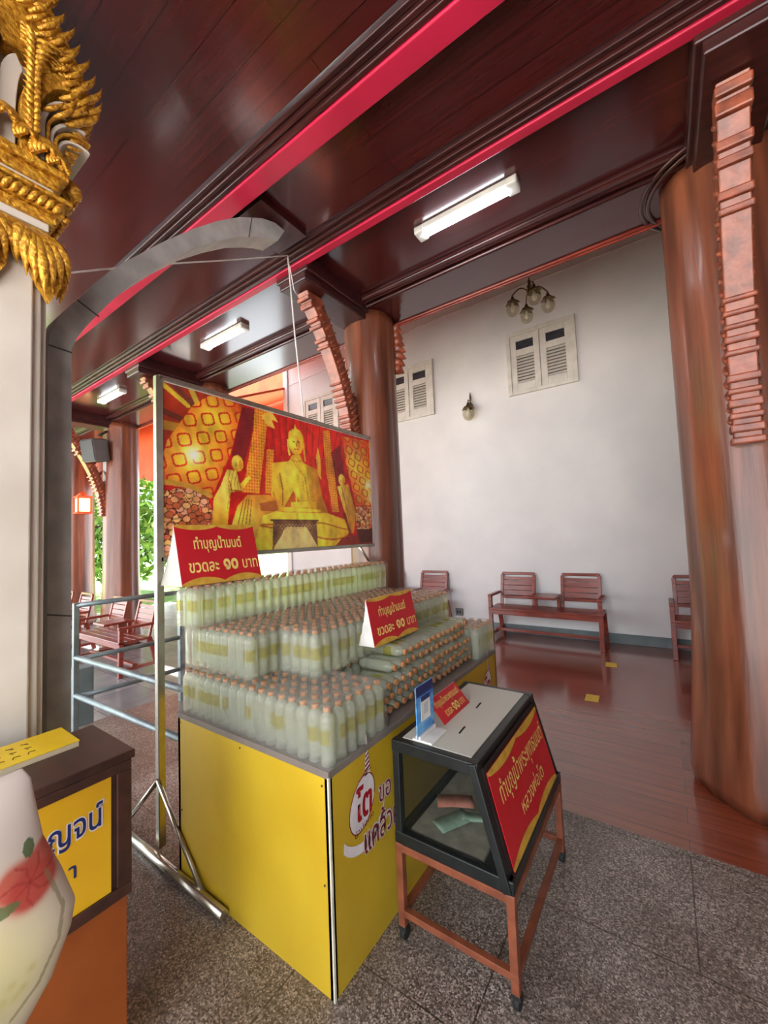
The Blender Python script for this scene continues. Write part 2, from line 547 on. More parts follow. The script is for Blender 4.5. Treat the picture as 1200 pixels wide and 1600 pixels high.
# ------------------------------------------------------------------ columns and their brackets
def column(x, y, r, flare, label, seed, z1=3.7, z0=0.0):
    rnd = random.Random(seed)
    seg, nz = 72, 46
    ph = [rnd.uniform(0, 6.28) for _ in range(8)]
    grooves = [(rnd.uniform(0, 6.28), rnd.uniform(0.02, 0.05), rnd.uniform(0.1, 0.2)) for _ in range(9)]
    b = B()
    rings = []
    for i in range(nz + 1):
        t = i / nz
        z = z0 + (z1 - z0) * t
        ring = []
        for k in range(seg):
            a = 2 * math.pi * k / seg
            rr = r * (1 - 0.05 * t) + (flare - r) * max(0, 1 - t / 0.35) ** 1.6
            d = 0.022 * math.sin(3 * a + ph[0] + t * 0.8) + 0.014 * math.sin(7 * a + ph[1] - t) + 0.008 * math.sin(13 * a + ph[2])
            for (ga, gd, gw) in grooves:
                q = (a - ga - 0.15 * math.sin(t * 3 + ga) + math.pi) % (2 * math.pi) - math.pi
                d -= gd * math.exp(-(q / gw) ** 2) * (0.45 + 0.55 * max(0, 1 - t * 1.3))
            if i == 0:
                d -= 0.06
            rr *= 1 + d
            ring.append(b.bm.verts.new((x + rr * math.cos(a), y + rr * math.sin(a), z)))
        rings.append(ring)
    for i in range(nz):
        for k in range(seg):
            f = b.bm.faces.new((rings[i][k], rings[i][(k + 1) % seg], rings[i + 1][(k + 1) % seg], rings[i + 1][k]))
            f.smooth = True
    b.bm.faces.new(rings[0][::-1]); b.bm.faces.new(rings[-1])
    o = b.build('wooden_column', 'column')
    # origin at the base
    o.data.transform(Matrix.Translation((-x, -y, -z0)))
    o.location = (x, y, z0)
    return tag(o, label, 'column')

column(0.455, 3.22, 0.355, 0.43, 'massive varnished tree-trunk column at the right edge with its broad foot on the granite edge', 3)
column(-2.31, 3.20, 0.262, 0.31, 'varnished tree-trunk column directly behind the right end of the temple picture board', 5)
column(-5.08, 3.20, 0.26, 0.30, 'tree-trunk column mostly hidden behind the middle of the temple picture board', 8)
column(-7.85, 3.20, 0.285, 0.34, 'grey-brown tree-trunk column with the loudspeaker, beyond the left end of the picture board', 11, z0=-0.15)
column(-10.9, 3.45, 0.42, 0.46, 'reddish tree-trunk column farthest left, carrying the small orange lantern', 14, z0=-0.15)

def bracket(x, top, bot, wd, label, col_y):
    """carved eave bracket: an S-curved arm from the column up to the red beam, with ringed mouldings"""
    root = thing('eave_bracket', label, 'bracket', (x, bot[0], bot[1]))
    n = 26
    ctr = []
    for i in range(n + 1):
        t = i / n
        y = bot[0] + (top[0] - bot[0]) * (t ** 1.7)
        z = bot[1] + (top[1] - bot[1]) * t
        ctr.append((y, z))
    arm = B()
    rings = []
    for i, (y, z) in enumerate(ctr):
        t = i / n
        dpt = 0.11 + 0.05 * t
        ww = wd * (0.92 + 0.08 * t)
        y1 = y + dpt
        rings.append([arm.bm.verts.new(p) for p in ((x - ww / 2, y, z), (x + ww / 2, y, z), (x + ww / 2, y1, z + 0.02), (x - ww / 2, y1, z + 0.02))])
    for i in range(n):
        for k in range(4):
            arm.bm.faces.new((rings[i][k], rings[i][(k + 1) % 4], rings[i + 1][(k + 1) % 4], rings[i + 1][k]))
    arm.bm.faces.new(rings[0][::-1]); arm.bm.faces.new(rings[-1])
    arm.build('arm', 'carved', root, 0.006)
    for t, s in ((0.02, 1.0), (0.05, 1.2), (0.10, 0.9), (0.15, 1.2), (0.18, 0.8), (0.23, 1.1), (0.27, 0.8), (0.31, 1.0), (0.36, 0.7), (0.40, 0.7), (0.44, 0.7),
                 (0.68, 0.9), (0.73, 1.1), (0.78, 1.1), (0.83, 1.2), (0.89, 1.6), (0.95, 1.2)):
        i = int(t * n)
        y, z = ctr[i]
        y2, z2 = ctr[min(i + 1, n)]
        hh = 0.035 * s * (abs(top[1] - bot[1]) / 1.6)
        B().bar((x, y + 0.035, z - hh / 2), (x, y + 0.035 + (y2 - y) * 0.3, z + hh / 2), wd * 1.12, 0.11, up=(0, 1, 0)).build('ring_moulding', 'carved', root, 0.009)
    sc = B()
    for i in range(2, n - 2):
        y, z = ctr[i]
        for sx in (-1, 1):
            sc.leaf((x + sx * wd * 0.46, y + 0.05, z - 0.03), (x + sx * wd * 0.5, y + 0.13 + 0.03 * (i % 2), z + 0.05), 0.035, 0.02)
    for k in range(7):
        i = 3 + k * 3
        y, z = ctr[i]
        sc.leaf((x, y + 0.13 + 0.05 * i / n, z - 0.04), (x, y + 0.2 + 0.05 * i / n, z + 0.06), 0.05, 0.02)
    sc.build('carved_foliage', 'carved', root)
    return root

bracket(0.40, (2.34, 3.70), (2.83, 1.98), 0.125, 'carved wooden eave bracket on the massive right-hand column, seen face on', 3.2)
bracket(-2.34, (2.27, 3.66), (2.84, 2.42), 0.12, 'carved wooden eave bracket curving up from the column behind the picture board', 3.2)
bracket(-5.12, (2.27, 3.66), (2.84, 2.42), 0.12, 'carved eave bracket under the ceiling beam left of the picture board top', 3.2)
bracket(-7.9, (2.2, 3.66), (2.90, 2.1), 0.14, 'carved eave bracket beside the loudspeaker on the grey-brown column', 3.2)
# carved edge that shows behind the column by the picture board
b = B()
for k in range(7):
    b.leaf((-2.13, 3.36, 3.66 - 0.07 * k), (-2.03 - 0.02 * math.cos(k * 0.9), 3.42, 3.60 - 0.07 * k), 0.11, 0.04)
tag(b.build('carved_ornament', 'carved'), 'row of dark carved leaves on the back of the column beside the white wall', 'ornament')
# round collar moulding on the ceiling round the right-hand column
b = B()
for rr, zz in ((0.40, 3.692), (0.44, 3.70)):
    b.tube([(0.455 + rr * math.cos(a), 3.22 + rr * math.sin(a), zz) for a in [math.radians(d) for d in range(90, 275, 6)]], 0.014, 8)
struct('trim_10', b, 'beam')

# ------------------------------------------------------------------ windows, wall lamp, outlet
def window(n, xc, wd, z0, z1):
    y = 6.233
    root = thing('window_%d' % n, 'cream shuttered window', 'window', (xc, y, z0))
    root['kind'] = 'structure'
    h = z1 - z0
    fr = B()
    for (a, b_, c, d) in ((-wd / 2, -wd / 2 + 0.06, z0, z1), (wd / 2 - 0.06, wd / 2, z0, z1), (-wd / 2 + 0.06, wd / 2 - 0.06, z1 - 0.06, z1), (-wd / 2 + 0.06, wd / 2 - 0.06, z0, z0 + 0.05)):
        fr.box(xc + a, xc + b_, y - 0.05, y + 0.03, c, d)
    fr.build('window_frame', 'shutter', root, 0.005)
    for sx in (-1, 1):
        x0 = xc + (0.006 if sx > 0 else -wd / 2 + 0.06)
        x1 = xc + (wd / 2 - 0.06 if sx > 0 else -0.006)
        zz0, zz1 = z0 + 0.05, z1 - 0.06
        s = B()
        st = 0.085
        s.box(x0, x0 + st, y - 0.035, y - 0.005, zz0, zz1)
        s.box(x1 - st, x1, y - 0.035, y - 0.005, zz0, zz1)
        for (c, d) in ((zz0, zz0 + 0.12), (zz0 + 0.56 * h, zz0 + 0.66 * h), (zz1 - 0.09, zz1)):
            s.box(x0 + st, x1 - st, y - 0.035, y - 0.005, c, d)
        leafo = s.build('shutter', 'shutter', root, 0.004)
        sl = B()
        za, zb = zz0 + 0.12, zz0 + 0.56 * h
        ns = 9
        B().box(x0 + st - 0.002, x1 - st + 0.002, y - 0.006, y - 0.003, za, zb).build('louvre_gap_shade', 'louvre_shade', leafo)  # dark sheet standing in for the shade between the slats
        for k in range(ns):
            zc = za + (zb - za) * (k + 0.5) / ns
            sl.bar((x0 + st - 0.004, y - 0.018, zc), (x1 - st + 0.004, y - 0.018, zc), 0.036, 0.008, up=(0, -0.9, 0.6))
        sl.build('louvre_slats', 'shutter', leafo)
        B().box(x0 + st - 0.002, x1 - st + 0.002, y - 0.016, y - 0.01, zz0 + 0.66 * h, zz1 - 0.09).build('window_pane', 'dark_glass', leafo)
    return root

for i, xc in enumerate((-1.34, -3.63, -5.82)):
    wn = window(i + 1, xc, 0.99, 3.63, 4.61)
    wn['label'] = ['cream double-shutter window with louvres, right above the wall bench', 'cream double-shutter window beside the column, left of the wall lamp',
                   'cream double-shutter window showing just above the picture board'][i]

def glass_lamp(root, c, s=1.0, nparts=True):
    """brass cup with petals, clear glass tulip and a bulb; c is the top of the cup"""
    cx, cy, cz = c
    b = B().lathe([(0.008 * s, 0), (0.014 * s, -0.01 * s), (0.018 * s, -0.03 * s), (0.04 * s, -0.05 * s), (0.055 * s, -0.075 * s), (0.05 * s, -0.078 * s), (0.012 * s, -0.05 * s)], c, 14)
    for k in range(6):
        a = k * math.pi / 3
        b.leaf((cx + 0.035 * s * math.cos(a), cy + 0.035 * s * math.sin(a), cz - 0.055 * s), (cx + 0.078 * s * math.cos(a), cy + 0.078 * s * math.sin(a), cz - 0.09 * s), 0.022 * s, 0.01)
    cup = b.build('lamp_cup', 'brass', root)
    B().lathe([(0.046 * s, -0.07 * s), (0.062 * s, -0.10 * s), (0.066 * s, -0.135 * s), (0.058 * s, -0.17 * s), (0.04 * s, -0.196 * s), (0.012 * s, -0.208 * s)], c, 18, caps=True).build('glass_shade', 'lamp_glass', root)
    B().lathe([(0.012 * s, -0.07 * s), (0.016 * s, -0.10 * s), (0.026 * s, -0.13 * s), (0.022 * s, -0.155 * s), (0.006 * s, -0.17 * s)], c, 12).build('bulb', 'bulb', root)

ch = thing('chandelier', 'small four-arm brass chandelier with clear glass shades hanging before the white wall', 'chandelier', (-1.11, 4.8, 4.3))
B().tube([(-1.11, 4.8, 5.6), (-1.11, 4.8, 4.45)], 0.008, 8).lathe([(0.012, 0), (0.03, 0.015), (0.04, 0.05), (0.022, 0.09), (0.03, 0.12), (0.012, 0.15), (0.02, 0.17), (0.008, 0.2)], (-1.11, 4.8, 4.30), 16).build('stem', 'brass', ch)
for k in range(4):
    a = math.radians(-63 + 90 * k)
    R = 0.20
    pts = []
    for i in range(9):
        t = i / 8
        rr = 0.02 + (R - 0.02) * t
        pts.append((-1.11 + rr * math.cos(a), 4.8 + rr * math.sin(a), 4.36 + 0.05 * math.sin(math.pi * t * 1.1) - 0.02 * t))
    pts.append((pts[-1][0], pts[-1][1], 4.31))
    B().tube(pts, 0.008, 8).build('arm', 'brass', ch)
    glass_lamp(ch, (-1.11 + R * math.cos(a), 4.8 + R * math.sin(a), 4.315), 1.15)
wl = thing('wall_lamp', 'brass wall lamp with one clear glass shade between two shuttered windows', 'wall lamp', (-2.47, 6.233, 3.6))
B().tube([(-2.47, 6.225, 3.66), (-2.47, 6.16, 3.70), (-2.47, 6.10, 3.70), (-2.47, 6.09, 3.64)], 0.009, 8).lathe([(0.012, 0), (0.02, 0.06), (0.01, 0.12), (0.004, 0.15)], (-2.47, 6.20, 3.70), 10).lathe([(0.04, -0.05), (0.045, 0), (0.02, 0.05)], (-2.47, 6.19, 3.63), 12).build('wall_bracket', 'brass', wl)
glass_lamp(wl, (-2.47, 6.09, 3.66), 1.45)
ol = thing('wall_outlet', 'grey square electric outlet low on the white wall', 'outlet', (-2.85, 6.233, 0.24))
B().box(-2.93, -2.80, 6.205, 6.234, 0.19, 0.31).build('cover_plate', 'outlet', ol, 0.006)
B().box(-2.905, -2.872, 6.2, 6.21, 0.225, 0.275).build('socket', 'black_box', ol)
B().box(-2.86, -2.827, 6.2, 6.21, 0.225, 0.275).build('socket', 'black_box', ol)
tag(B().tube([(-6.8, 6.222, 5.05), (-3.2, 6.222, 5.30), (0.3, 6.222, 5.33), (4.1, 6.222, 5.3)], 0.007, 6).build('wall_cable', 'thread'), 'thin white cable running along the top of the white wall', 'cable')

# ------------------------------------------------------------------ benches
def bench(x1, yf, label, zf=0.0, group='slatted wooden benches with a middle table'):
    """two-seat bench, x1 its right end, front feet at yf, facing -Y"""
    L, D = 1.47, 0.40
    x0 = x1 - L
    root = thing('wooden_bench', label, 'bench', ((x0 + x1) / 2, yf, zf), group)
    m = 'bench'
    s = B()
    for k in range(4):
        y = yf - 0.01 + k * 0.1
        s.box(x0, x1, y, y + 0.094, zf + 0.425, zf + 0.455)
    s.build('seat', m, root, 0.006)
    a = B()
    a.box(x0 + 0.02, x1 - 0.02, yf, yf + 0.022, zf + 0.365, zf + 0.425)
    a.box(x0 + 0.02, x1 - 0.02, yf + D - 0.05, yf + D - 0.028, zf + 0.365, zf + 0.425)
    a.build('apron', m, root, 0.004)
    B().box(x0 + 0.03, x1 - 0.03, yf + 0.17, yf + 0.23, zf + 0.10, zf + 0.135).build('stretcher', m, root, 0.004)
    for xs in (x0, x1 - 0.05):
        xc = xs + 0.025
        B().bar((xc, yf + 0.02, zf), (xc, yf + 0.03, zf + 0.62), 0.05, 0.055, up=(0, 1, 0)).build('leg', m, root, 0.005)
        B().bar((xc, yf + 0.50, zf), (xc, yf + 0.38, zf + 0.45), 0.05, 0.055, up=(0, 1, 0)).build('leg', m, root, 0.005)
        B().box(xc - 0.025, xc + 0.025, yf + 0.05, yf + 0.44, zf + 0.07, zf + 0.11).build('side_rail', m, root, 0.004)
        B().bar((xc, yf - 0.005, zf + 0.625), (xc, yf + 0.44, zf + 0.625), 0.055, 0.035).build('armrest', m, root, 0.008)
    for (b0, b1) in ((x0 + 0.045, x0 + 0.56), (x1 - 0.56, x1 - 0.045)):
        fr = B()
        def P(x, h, off=0.0):
            return (x, yf + 0.40 + 0.22 * (h - 0.45) + off, zf + h)
        fr.bar(P(b0 + 0.022, 0.42), P(b0 + 0.022, 0.885), 0.045, 0.03, up=(0, 1, 0))
        fr.bar(P(b1 - 0.022, 0.42), P(b1 - 0.022, 0.885), 0.045, 0.03, up=(0, 1, 0))
        fr.bar(P(b0 + 0.022, 0.885), P(b0 + 0.05, 0.91), 0.045, 0.03, up=(0, 1, 0))
        fr.bar(P(b1 - 0.022, 0.885), P(b1 - 0.05, 0.91), 0.045, 0.03, up=(0, 1, 0))
        fr.bar(P(b0 + 0.03, 0.902), P(b1 - 0.03, 0.902), 0.03, 0.04)
        fr.bar(P(b0 + 0.03, 0.56), P(b1 - 0.03, 0.56), 0.03, 0.04)
        bo = fr.build('backrest', m, root, 0.006)
        for k in range(4):
            h = 0.618 + k * 0.073
            if k == 3:
                h -= 0.008
            B().bar(P(b0 + 0.03, h, 0.004), P(b1 - 0.03, h, 0.004), 0.016, 0.067 if k < 3 else 0.045, up=(0, 0.22, 1)).build('slat', m, bo, 0.003)
    B().box(x0 + 0.55, x1 - 0.55, yf + 0.03, yf + 0.42, zf + 0.60, zf + 0.632).build('tabletop', m, root, 0.01)
    for xs in (x0 + 0.56, x1 - 0.6):
        B().box(xs, xs + 0.04, yf + 0.34, yf + 0.39, zf + 0.455, zf + 0.60).build('table_support', m, root, 0.004)
    return root

bench(-0.70, 5.71, 'two-seat slatted bench with middle table against the white wall under the window')
bench(1.46, 5.71, 'bench against the white wall, half hidden by the massive right-hand column')
bench(-2.985, 5.71, 'bench against the white wall, only one backrest showing behind the water bottles')
bench(-5.88, 2.37, 'bench on the terrace behind the railing, nearest the picture board', -0.15)
bench(-8.05, 2.37, 'terrace bench second from the picture board, beside the reddish column', -0.15)

# ------------------------------------------------------------------ floor stickers
for (x, y, r, lab) in ((-0.59, 5.23, 0.1, 'small yellow sticker on the wooden floor near the bench leg'), (-0.64, 4.14, 0.05, 'larger-looking yellow sticker on the wooden floor in front of the bench')):
    o = B().box(-0.055, 0.055, -0.08, 0.08, 0, 0.002)
    for k in range(3):
        o.box(-0.04, 0.04, -0.05 + 0.04 * k, -0.035 + 0.04 * k, 0.002, 0.0024)
    o = o.build('floor_sticker', 'sticker')
    o.location = (x, y, 0.0)
    o.rotation_euler.z = r
    tag(o, lab, 'sticker')

# ------------------------------------------------------------------ ceiling lights
def light(x, label, on):
    y = 2.53
    root = thing('ceiling_light', label, 'ceiling light', (x, y, CZ), 'ceiling tube lights in a row')
    h = 0.37
    B().prism([(x - h, y - 0.05, CZ), (x - h, y + 0.05, CZ), (x - h, y + 0.04, CZ - 0.03), (x - h, y - 0.04, CZ - 0.03)], (2 * h, 0, 0)).build('housing', 'lamp_body', root, 0.003)
    for sx in (-1, 1):
        B().box(*sorted((x + sx * h, x + sx * (h - 0.075))), y - 0.055, y + 0.055, CZ - 0.055, CZ).build('end_cap', 'lamp_body', root, 0.012)
    B().tube([(x - h + 0.07, y, CZ - 0.052), (x + h - 0.07, y, CZ - 0.052)], 0.019, 12).build('tube', 'tube_light', root)
light(-0.98, 'lit tube light on the dark ceiling above the wall bench', True)
light(-3.75, 'lit tube light on the ceiling above the picture board', True)
light(-6.52, 'small far lit tube light near the loudspeaker column', True)

# ------------------------------------------------------------------ quarter arch on its pier
XA = -2.05
AO = [(0.573, 0.0), (0.561, 2.382), (0.570, 2.465), (0.603, 2.552), (0.671, 2.656), (0.732, 2.761), (0.838, 2.904), (1.019, 3.115), (1.195, 3.303), (1.354, 3.455), (1.511, 3.582), (1.686, 3.688), (1.794, 3.727), (1.879, 3.722)]
AI = [(0.651, 0.0), (0.642, 2.412), (0.662, 2.47), (0.690, 2.525), (0.733, 2.598), (0.790, 2.69), (0.885, 2.83), (1.04, 3.02), (1.193, 3.186), (1.352, 3.327), (1.508, 3.45), (1.63, 3.525), (1.73, 3.578), (1.815, 3.612)]
TH = 0.16
ar = thing('stone_arch', 'grey rendered quarter arch rising from its pier beside the white pilaster to the ceiling', 'arch', (XA, 0.6, 0))
b = B()
n = len(AO)
A1 = [[b.bm.verts.new((XA - dx, y, z)) for (y, z) in AO] for dx in (0, TH)]
A2 = [[b.bm.verts.new((XA - dx, y, z)) for (y, z) in AI] for dx in (0, TH)]
fu = []
for i in range(n - 1):
    b.bm.faces.new((A1[0][i], A1[0][i + 1], A2[0][i + 1], A2[0][i]))
    b.bm.faces.new((A1[1][i], A2[1][i], A2[1][i + 1], A1[1][i + 1]))
    b.bm.faces.new((A1[0][i], A1[1][i], A1[1][i + 1], A1[0][i + 1]))
    f = b.bm.faces.new((A2[0][i], A2[0][i + 1], A2[1][i + 1], A2[1][i])); f.material_index = 1 if i > 0 else 0
b.bm.faces.new((A1[0][-1], A1[1][-1], A2[1][-1], A2[0][-1]))
b.bm.faces.new((A1[0][0], A2[0][0], A2[1][0], A1[1][0]))
b.build('arch_rib', ['grey_stone', 'arch_under'], ar)
for (p, q) in (((0.566, 1.29), (0.648, 1.27)), ((0.562, 2.40), (0.645, 2.395)), ((0.66, 2.64), (0.745, 2.60)), ((1.60, 3.635), (1.575, 3.49))):
    B().bar((XA + 0.0005, p[0], p[1]), (XA + 0.0005, q[0], q[1]), 0.003, 0.006, up=(0, 0, 1)).build('joint', 'joint', ar)
struct('trim_11', B().box(-2.28, -1.98, 1.62, 2.02, 3.735, 3.79), 'beam')  # dark block standing in for the shade where arch and beams meet

# ------------------------------------------------------------------ white pilaster with its gilded capital
XP = -1.85
pl = thing('white_pilaster', 'white moulded pilaster with a gilded flame capital at the left edge', 'pilaster', (XP, 0.3, 0))
b = B()
b.box(-2.5, XP, -0.6, 0.462, 0, 2.75)
b.box(-2.5, XP - 0.02, -0.6, 0.491, 0, 2.74)
b.box(-2.5, XP - 0.045, -0.6, 0.513, 0, 2.73)
b.build('shaft', 'cream_plaster', pl, 0.006)
cp = B()
for (z0, z1, px, py, col) in ((2.70, 2.735, 0.03, 0.035, 'g'), (2.765, 2.80, 0.05, 0.055, 'g'), (2.80, 2.85, 0.065, 0.075, 'g'), (2.85, 2.868, 0.08, 0.095, 'g'), (2.90, 2.945, 0.055, 0.06, 'g'), (2.945, 2.975, 0.075, 0.085, 'g')):
    cp.box(-2.5, XP + px, -0.6, 0.462 + py, z0, z1)
band = cp.build('gilded_bands', 'gold', pl, 0.006)
b = B()
b.box(-2.5, XP + 0.035, -0.6, 0.462 + 0.035, 2.735, 2.765)
b.box(-2.5, XP + 0.045, -0.6, 0.462 + 0.045, 2.868, 2.90)
b.box(-2.5, XP - 0.02, -0.6, 0.46, 2.975, 4.2)
b.build('white_bands', 'cream_plaster', pl, 0.004)
# rope of small leaves between the bands
lf = B()
for k in range(26):
    y = -0.1 + 0.024 * k
    lf.leaf((XP + 0.066, y, 2.80), (XP + 0.075, y + 0.03, 2.845), 0.024, 0.015, (0.012, 0, 0))
for k in range(8):
    x = XP + 0.05 - 0.024 * k
    lf.leaf((x, 0.538, 2.80), (x - 0.03, 0.545, 2.845), 0.024, 0.015, (0, 0.012, 0))
lf.build('leaf_moulding', 'gold', pl)
# hanging leaves below the bands
hl = B()
for (yb, s) in ((0.452, 1.0), (0.30, 0.9), (0.15, 0.9), (0.0, 0.9)):
    for k in range(7):
        q = (k - 3) / 3
        hl.leaf((XP + 0.03, yb + 0.03 * q * s, 2.715), (XP + 0.035 - 0.02 * abs(q), yb + 0.075 * q * s + 0.035, 2.715 - (0.24 - 0.10 * abs(q)) * s), 0.05 * s, 0.02, (0.03, 0.015 * q, 0))
    for k in range(3):
        hl.tube([(XP + 0.055, yb + (0.024 - 0.008 * k) * math.cos(a), 2.67 + (0.024 - 0.008 * k) * math.sin(a)) for a in [i * 0.6 for i in range(10)]], 0.006, 6)
for k in range(5):
    hl.leaf((XP - 0.01 - 0.03 * k, 0.50, 2.715), (XP - 0.02 - 0.035 * k, 0.545, 2.50 + 0.03 * k), 0.05, 0.02, (0, 0.03, 0))
for yb in (0.47, 0.31, 0.15, -0.01):
    hl.prism([(XP + 0.028, yb - 0.06, 2.715), (XP + 0.028, yb + 0.075, 2.715), (XP + 0.028, yb + 0.082, 2.64), (XP + 0.026, yb + 0.07, 2.55), (XP + 0.022, yb + 0.035, 2.475), (XP + 0.024, yb - 0.015, 2.55), (XP + 0.026, yb - 0.05, 2.63)], (-0.03, 0, 0))
hl.build('hanging_leaves', 'gold', pl)
# stepped niche: white panels edged with gold, flaring out at the top right
def ribbon(y_in, zb, zt, flare, wd, x, dx, m, nm):
    pts = []
    for i in range(15):
        t = i / 14
        pts.append((y_in + flare * max(0, (t - 0.45) / 0.55) ** 1.8, zb + (zt - zb) * (1 - (1 - t) ** 1.0) - 0.04 * max(0, (t - 0.7) / 0.3) ** 2))
    b = B()
    v = []
    for i, (y, z) in enumerate(pts):
        t = i / 14
        ny = -math.cos(1.15 * max(0, (t - 0.5) / 0.5)); nz = math.sin(1.15 * max(0, (t - 0.5) / 0.5))
        v.append([b.bm.verts.new(p) for p in ((x, y, z), (x, y + ny * wd, z + nz * wd), (x - dx, y + ny * wd, z + nz * wd), (x - dx, y, z))])
    for i in range(14):
        for k in range(4):
            b.bm.faces.new((v[i][k], v[i][(k + 1) % 4], v[i + 1][(k + 1) % 4], v[i + 1][k]))
    b.bm.faces.new(v[0]); b.bm.faces.new(v[-1][::-1])
    return b.build(nm, m, pl, 0.003)
ribbon(0.395, 2.97, 3.33, 0.02, 0.055, XP + 0.05, 0.15, 'cream_plaster', 'niche_panel')
ribbon(0.452, 2.97, 3.36, 0.10, 0.05, XP + 0.075, 0.2, 'gold', 'niche_border')
ribbon(0.476, 2.99, 3.31, 0.10, 0.018, XP + 0.06, 0.2, 'cream_plaster', 'niche_panel')
ribbon(0.489, 3.00, 3.275, 0.105, 0.010, XP + 0.062, 0.2, 'gold', 'niche_border')
ribbon(0.505, 3.00, 3.25, 0.105, 0.013, XP + 0.045, 0.2, 'cream_plaster', 'niche_panel')
ribbon(0.517, 3.01, 3.215, 0.11, 0.010, XP + 0.045, 0.2, 'gold', 'niche_border')
ribbon(0.530, 3.02, 3.19, 0.10, 0.012, XP + 0.03, 0.2, 'cream_plaster', 'niche_panel')
ribbon(0.342, 2.97, 3.40, 0.0, 0.10, XP + 0.065, 0.15, 'gold', 'niche_border')
# flames up the outer edge and scrolls round the foot of the niche
gp = B()
gable = [(0.20, 4.15), (0.30, 3.98), (0.40, 3.83), (0.455, 3.70), (0.50, 3.60), (0.545, 3.53), (0.585, 3.46), (0.612, 3.40), (0.618, 3.34), (0.60, 3.29), (0.565, 3.30), (0.53, 3.345), (0.48, 3.375), (0.40, 3.375), (0.36, 3.36), (0.33, 3.42), (0.20, 3.46)]
gp.prism([(XP + 0.045, y, z) for (y, z) in gable], (-0.30, 0, 0))
gp.prism([(XP + 0.062, y * 0.985, z + 0.012) for (y, z) in gable[2:12]] , (-0.02, 0, 0))
gp.build('gable_body', 'gold', pl, 0.006)
fl = B()
edge = [(0.600, 3.27), (0.640, 3.31), (0.652, 3.36), (0.646, 3.41), (0.628, 3.455), (0.603, 3.50), (0.575, 3.54), (0.550, 3.58), (0.524, 3.62), (0.500, 3.66), (0.475, 3.71), (0.45, 3.76), (0.425, 3.81), (0.39, 3.87), (0.35, 3.93), (0.30, 4.0), (0.24, 4.07)]
for i, (y, z) in enumerate(edge):
    s_ = 1.0 if i % 2 else 0.72
    for dx in (0.0, -0.07, -0.14):
        fl.leaf((XP + 0.045 + dx, y - 0.06, z - 0.075), (XP + 0.05 + dx, y - 0.008 + 0.026 * s_, z + 0.050 * s_), 0.026, 0.02, (0.012, 0.012, -0.012))
    fl.leaf((XP + 0.06, y - 0.10, z - 0.09), (XP + 0.075, y - 0.035, z + 0.01), 0.02, 0.02, (0.012, 0.006, -0.01))
    fl.leaf((XP + 0.062, y - 0.135, z - 0.09), (XP + 0.078, y - 0.07, z - 0.01), 0.018, 0.02, (0.012, 0.006, -0.01))
for k in range(10):
    for q in range(4):
        fl.leaf((XP + 0.03 - 0.03 * k, 0.545 + 0.008 * q, 3.09 + 0.035 * q), (XP + 0.02 - 0.03 * k, 0.585 + 0.016 * q + 0.006 * (k % 2), 3.12 + 0.045 * q), 0.016, 0.02, (0.0, 0.012, -0.006))
for k in range(5):
    o_ = 0.016 * k
    fl.tube([(XP + 0.064, 0.40, 3.395 + o_), (XP + 0.066, 0.47, 3.39 + o_), (XP + 0.066, 0.54, 3.36 + o_), (XP + 0.066, 0.585, 3.325 + o_ * 0.8)], 0.006, 6)
fl.build('flame_ornament', 'gold', pl)
scr = B()
for (y, z, s) in ((0.42, 3.02, 1.0), (0.475, 3.0, 1.25), (0.51, 2.985, 0.9), (0.36, 3.05, 1.0), (0.30, 3.0, 1.0), (0.24, 3.04, 1.0)):
    for k in range(4):
        r = (0.038 - 0.009 * k) * s
        scr.tube([(XP + 0.085 + 0.006 * k, y + r * math.cos(a), z + r * math.sin(a)) for a in [i * 0.55 - 0.6 for i in range(9)]], 0.0075 * s, 6)
for k in range(16):
    z = 3.05 + 0.024 * k
    scr.leaf((XP + 0.078, 0.435, z), (XP + 0.085, 0.405, z + 0.03), 0.022, 0.01, (0.012, 0, 0))
    scr.leaf((XP + 0.078, 0.435, z), (XP + 0.085, 0.455 + 0.1 * max(0, (k / 16 - 0.5) * 2) ** 2, z + 0.03), 0.022, 0.01, (0.012, 0, 0))
    scr.leaf((XP + 0.072, 0.27, z), (XP + 0.085, 0.31, z + 0.035), 0.03, 0.01, (0.015, 0, 0))
for k in range(7):
    scr.leaf((XP + 0.02 - 0.035 * k, 0.555, 2.99), (XP - 0.01 - 0.035 * k, 0.585, 2.93), 0.05, 0.02, (0, 0.02, 0))
scr.build('scroll_ornament', 'gold', pl)

# ------------------------------------------------------------------ thread
tag(B().tube([(-2.55, 0.62, 2.93), (-2.42, 1.1, 3.2), (-2.3, 1.6, 3.46), (-2.19, 2.03, 3.69)], 0.0045, 6).tube([(-2.19, 2.03, 3.69), (-2.20, 2.09, 3.1), (-2.19, 2.15, 2.462)], 0.006, 6)
    .tube([(-2.19, 2.03, 3.69), (-2.27, 2.16, 3.52), (-2.28, 2.2, 3.5)], 0.004, 6).build('white_thread', 'thread'),
    'white thread strung from the arch to the red beam and down to the picture board', 'thread')

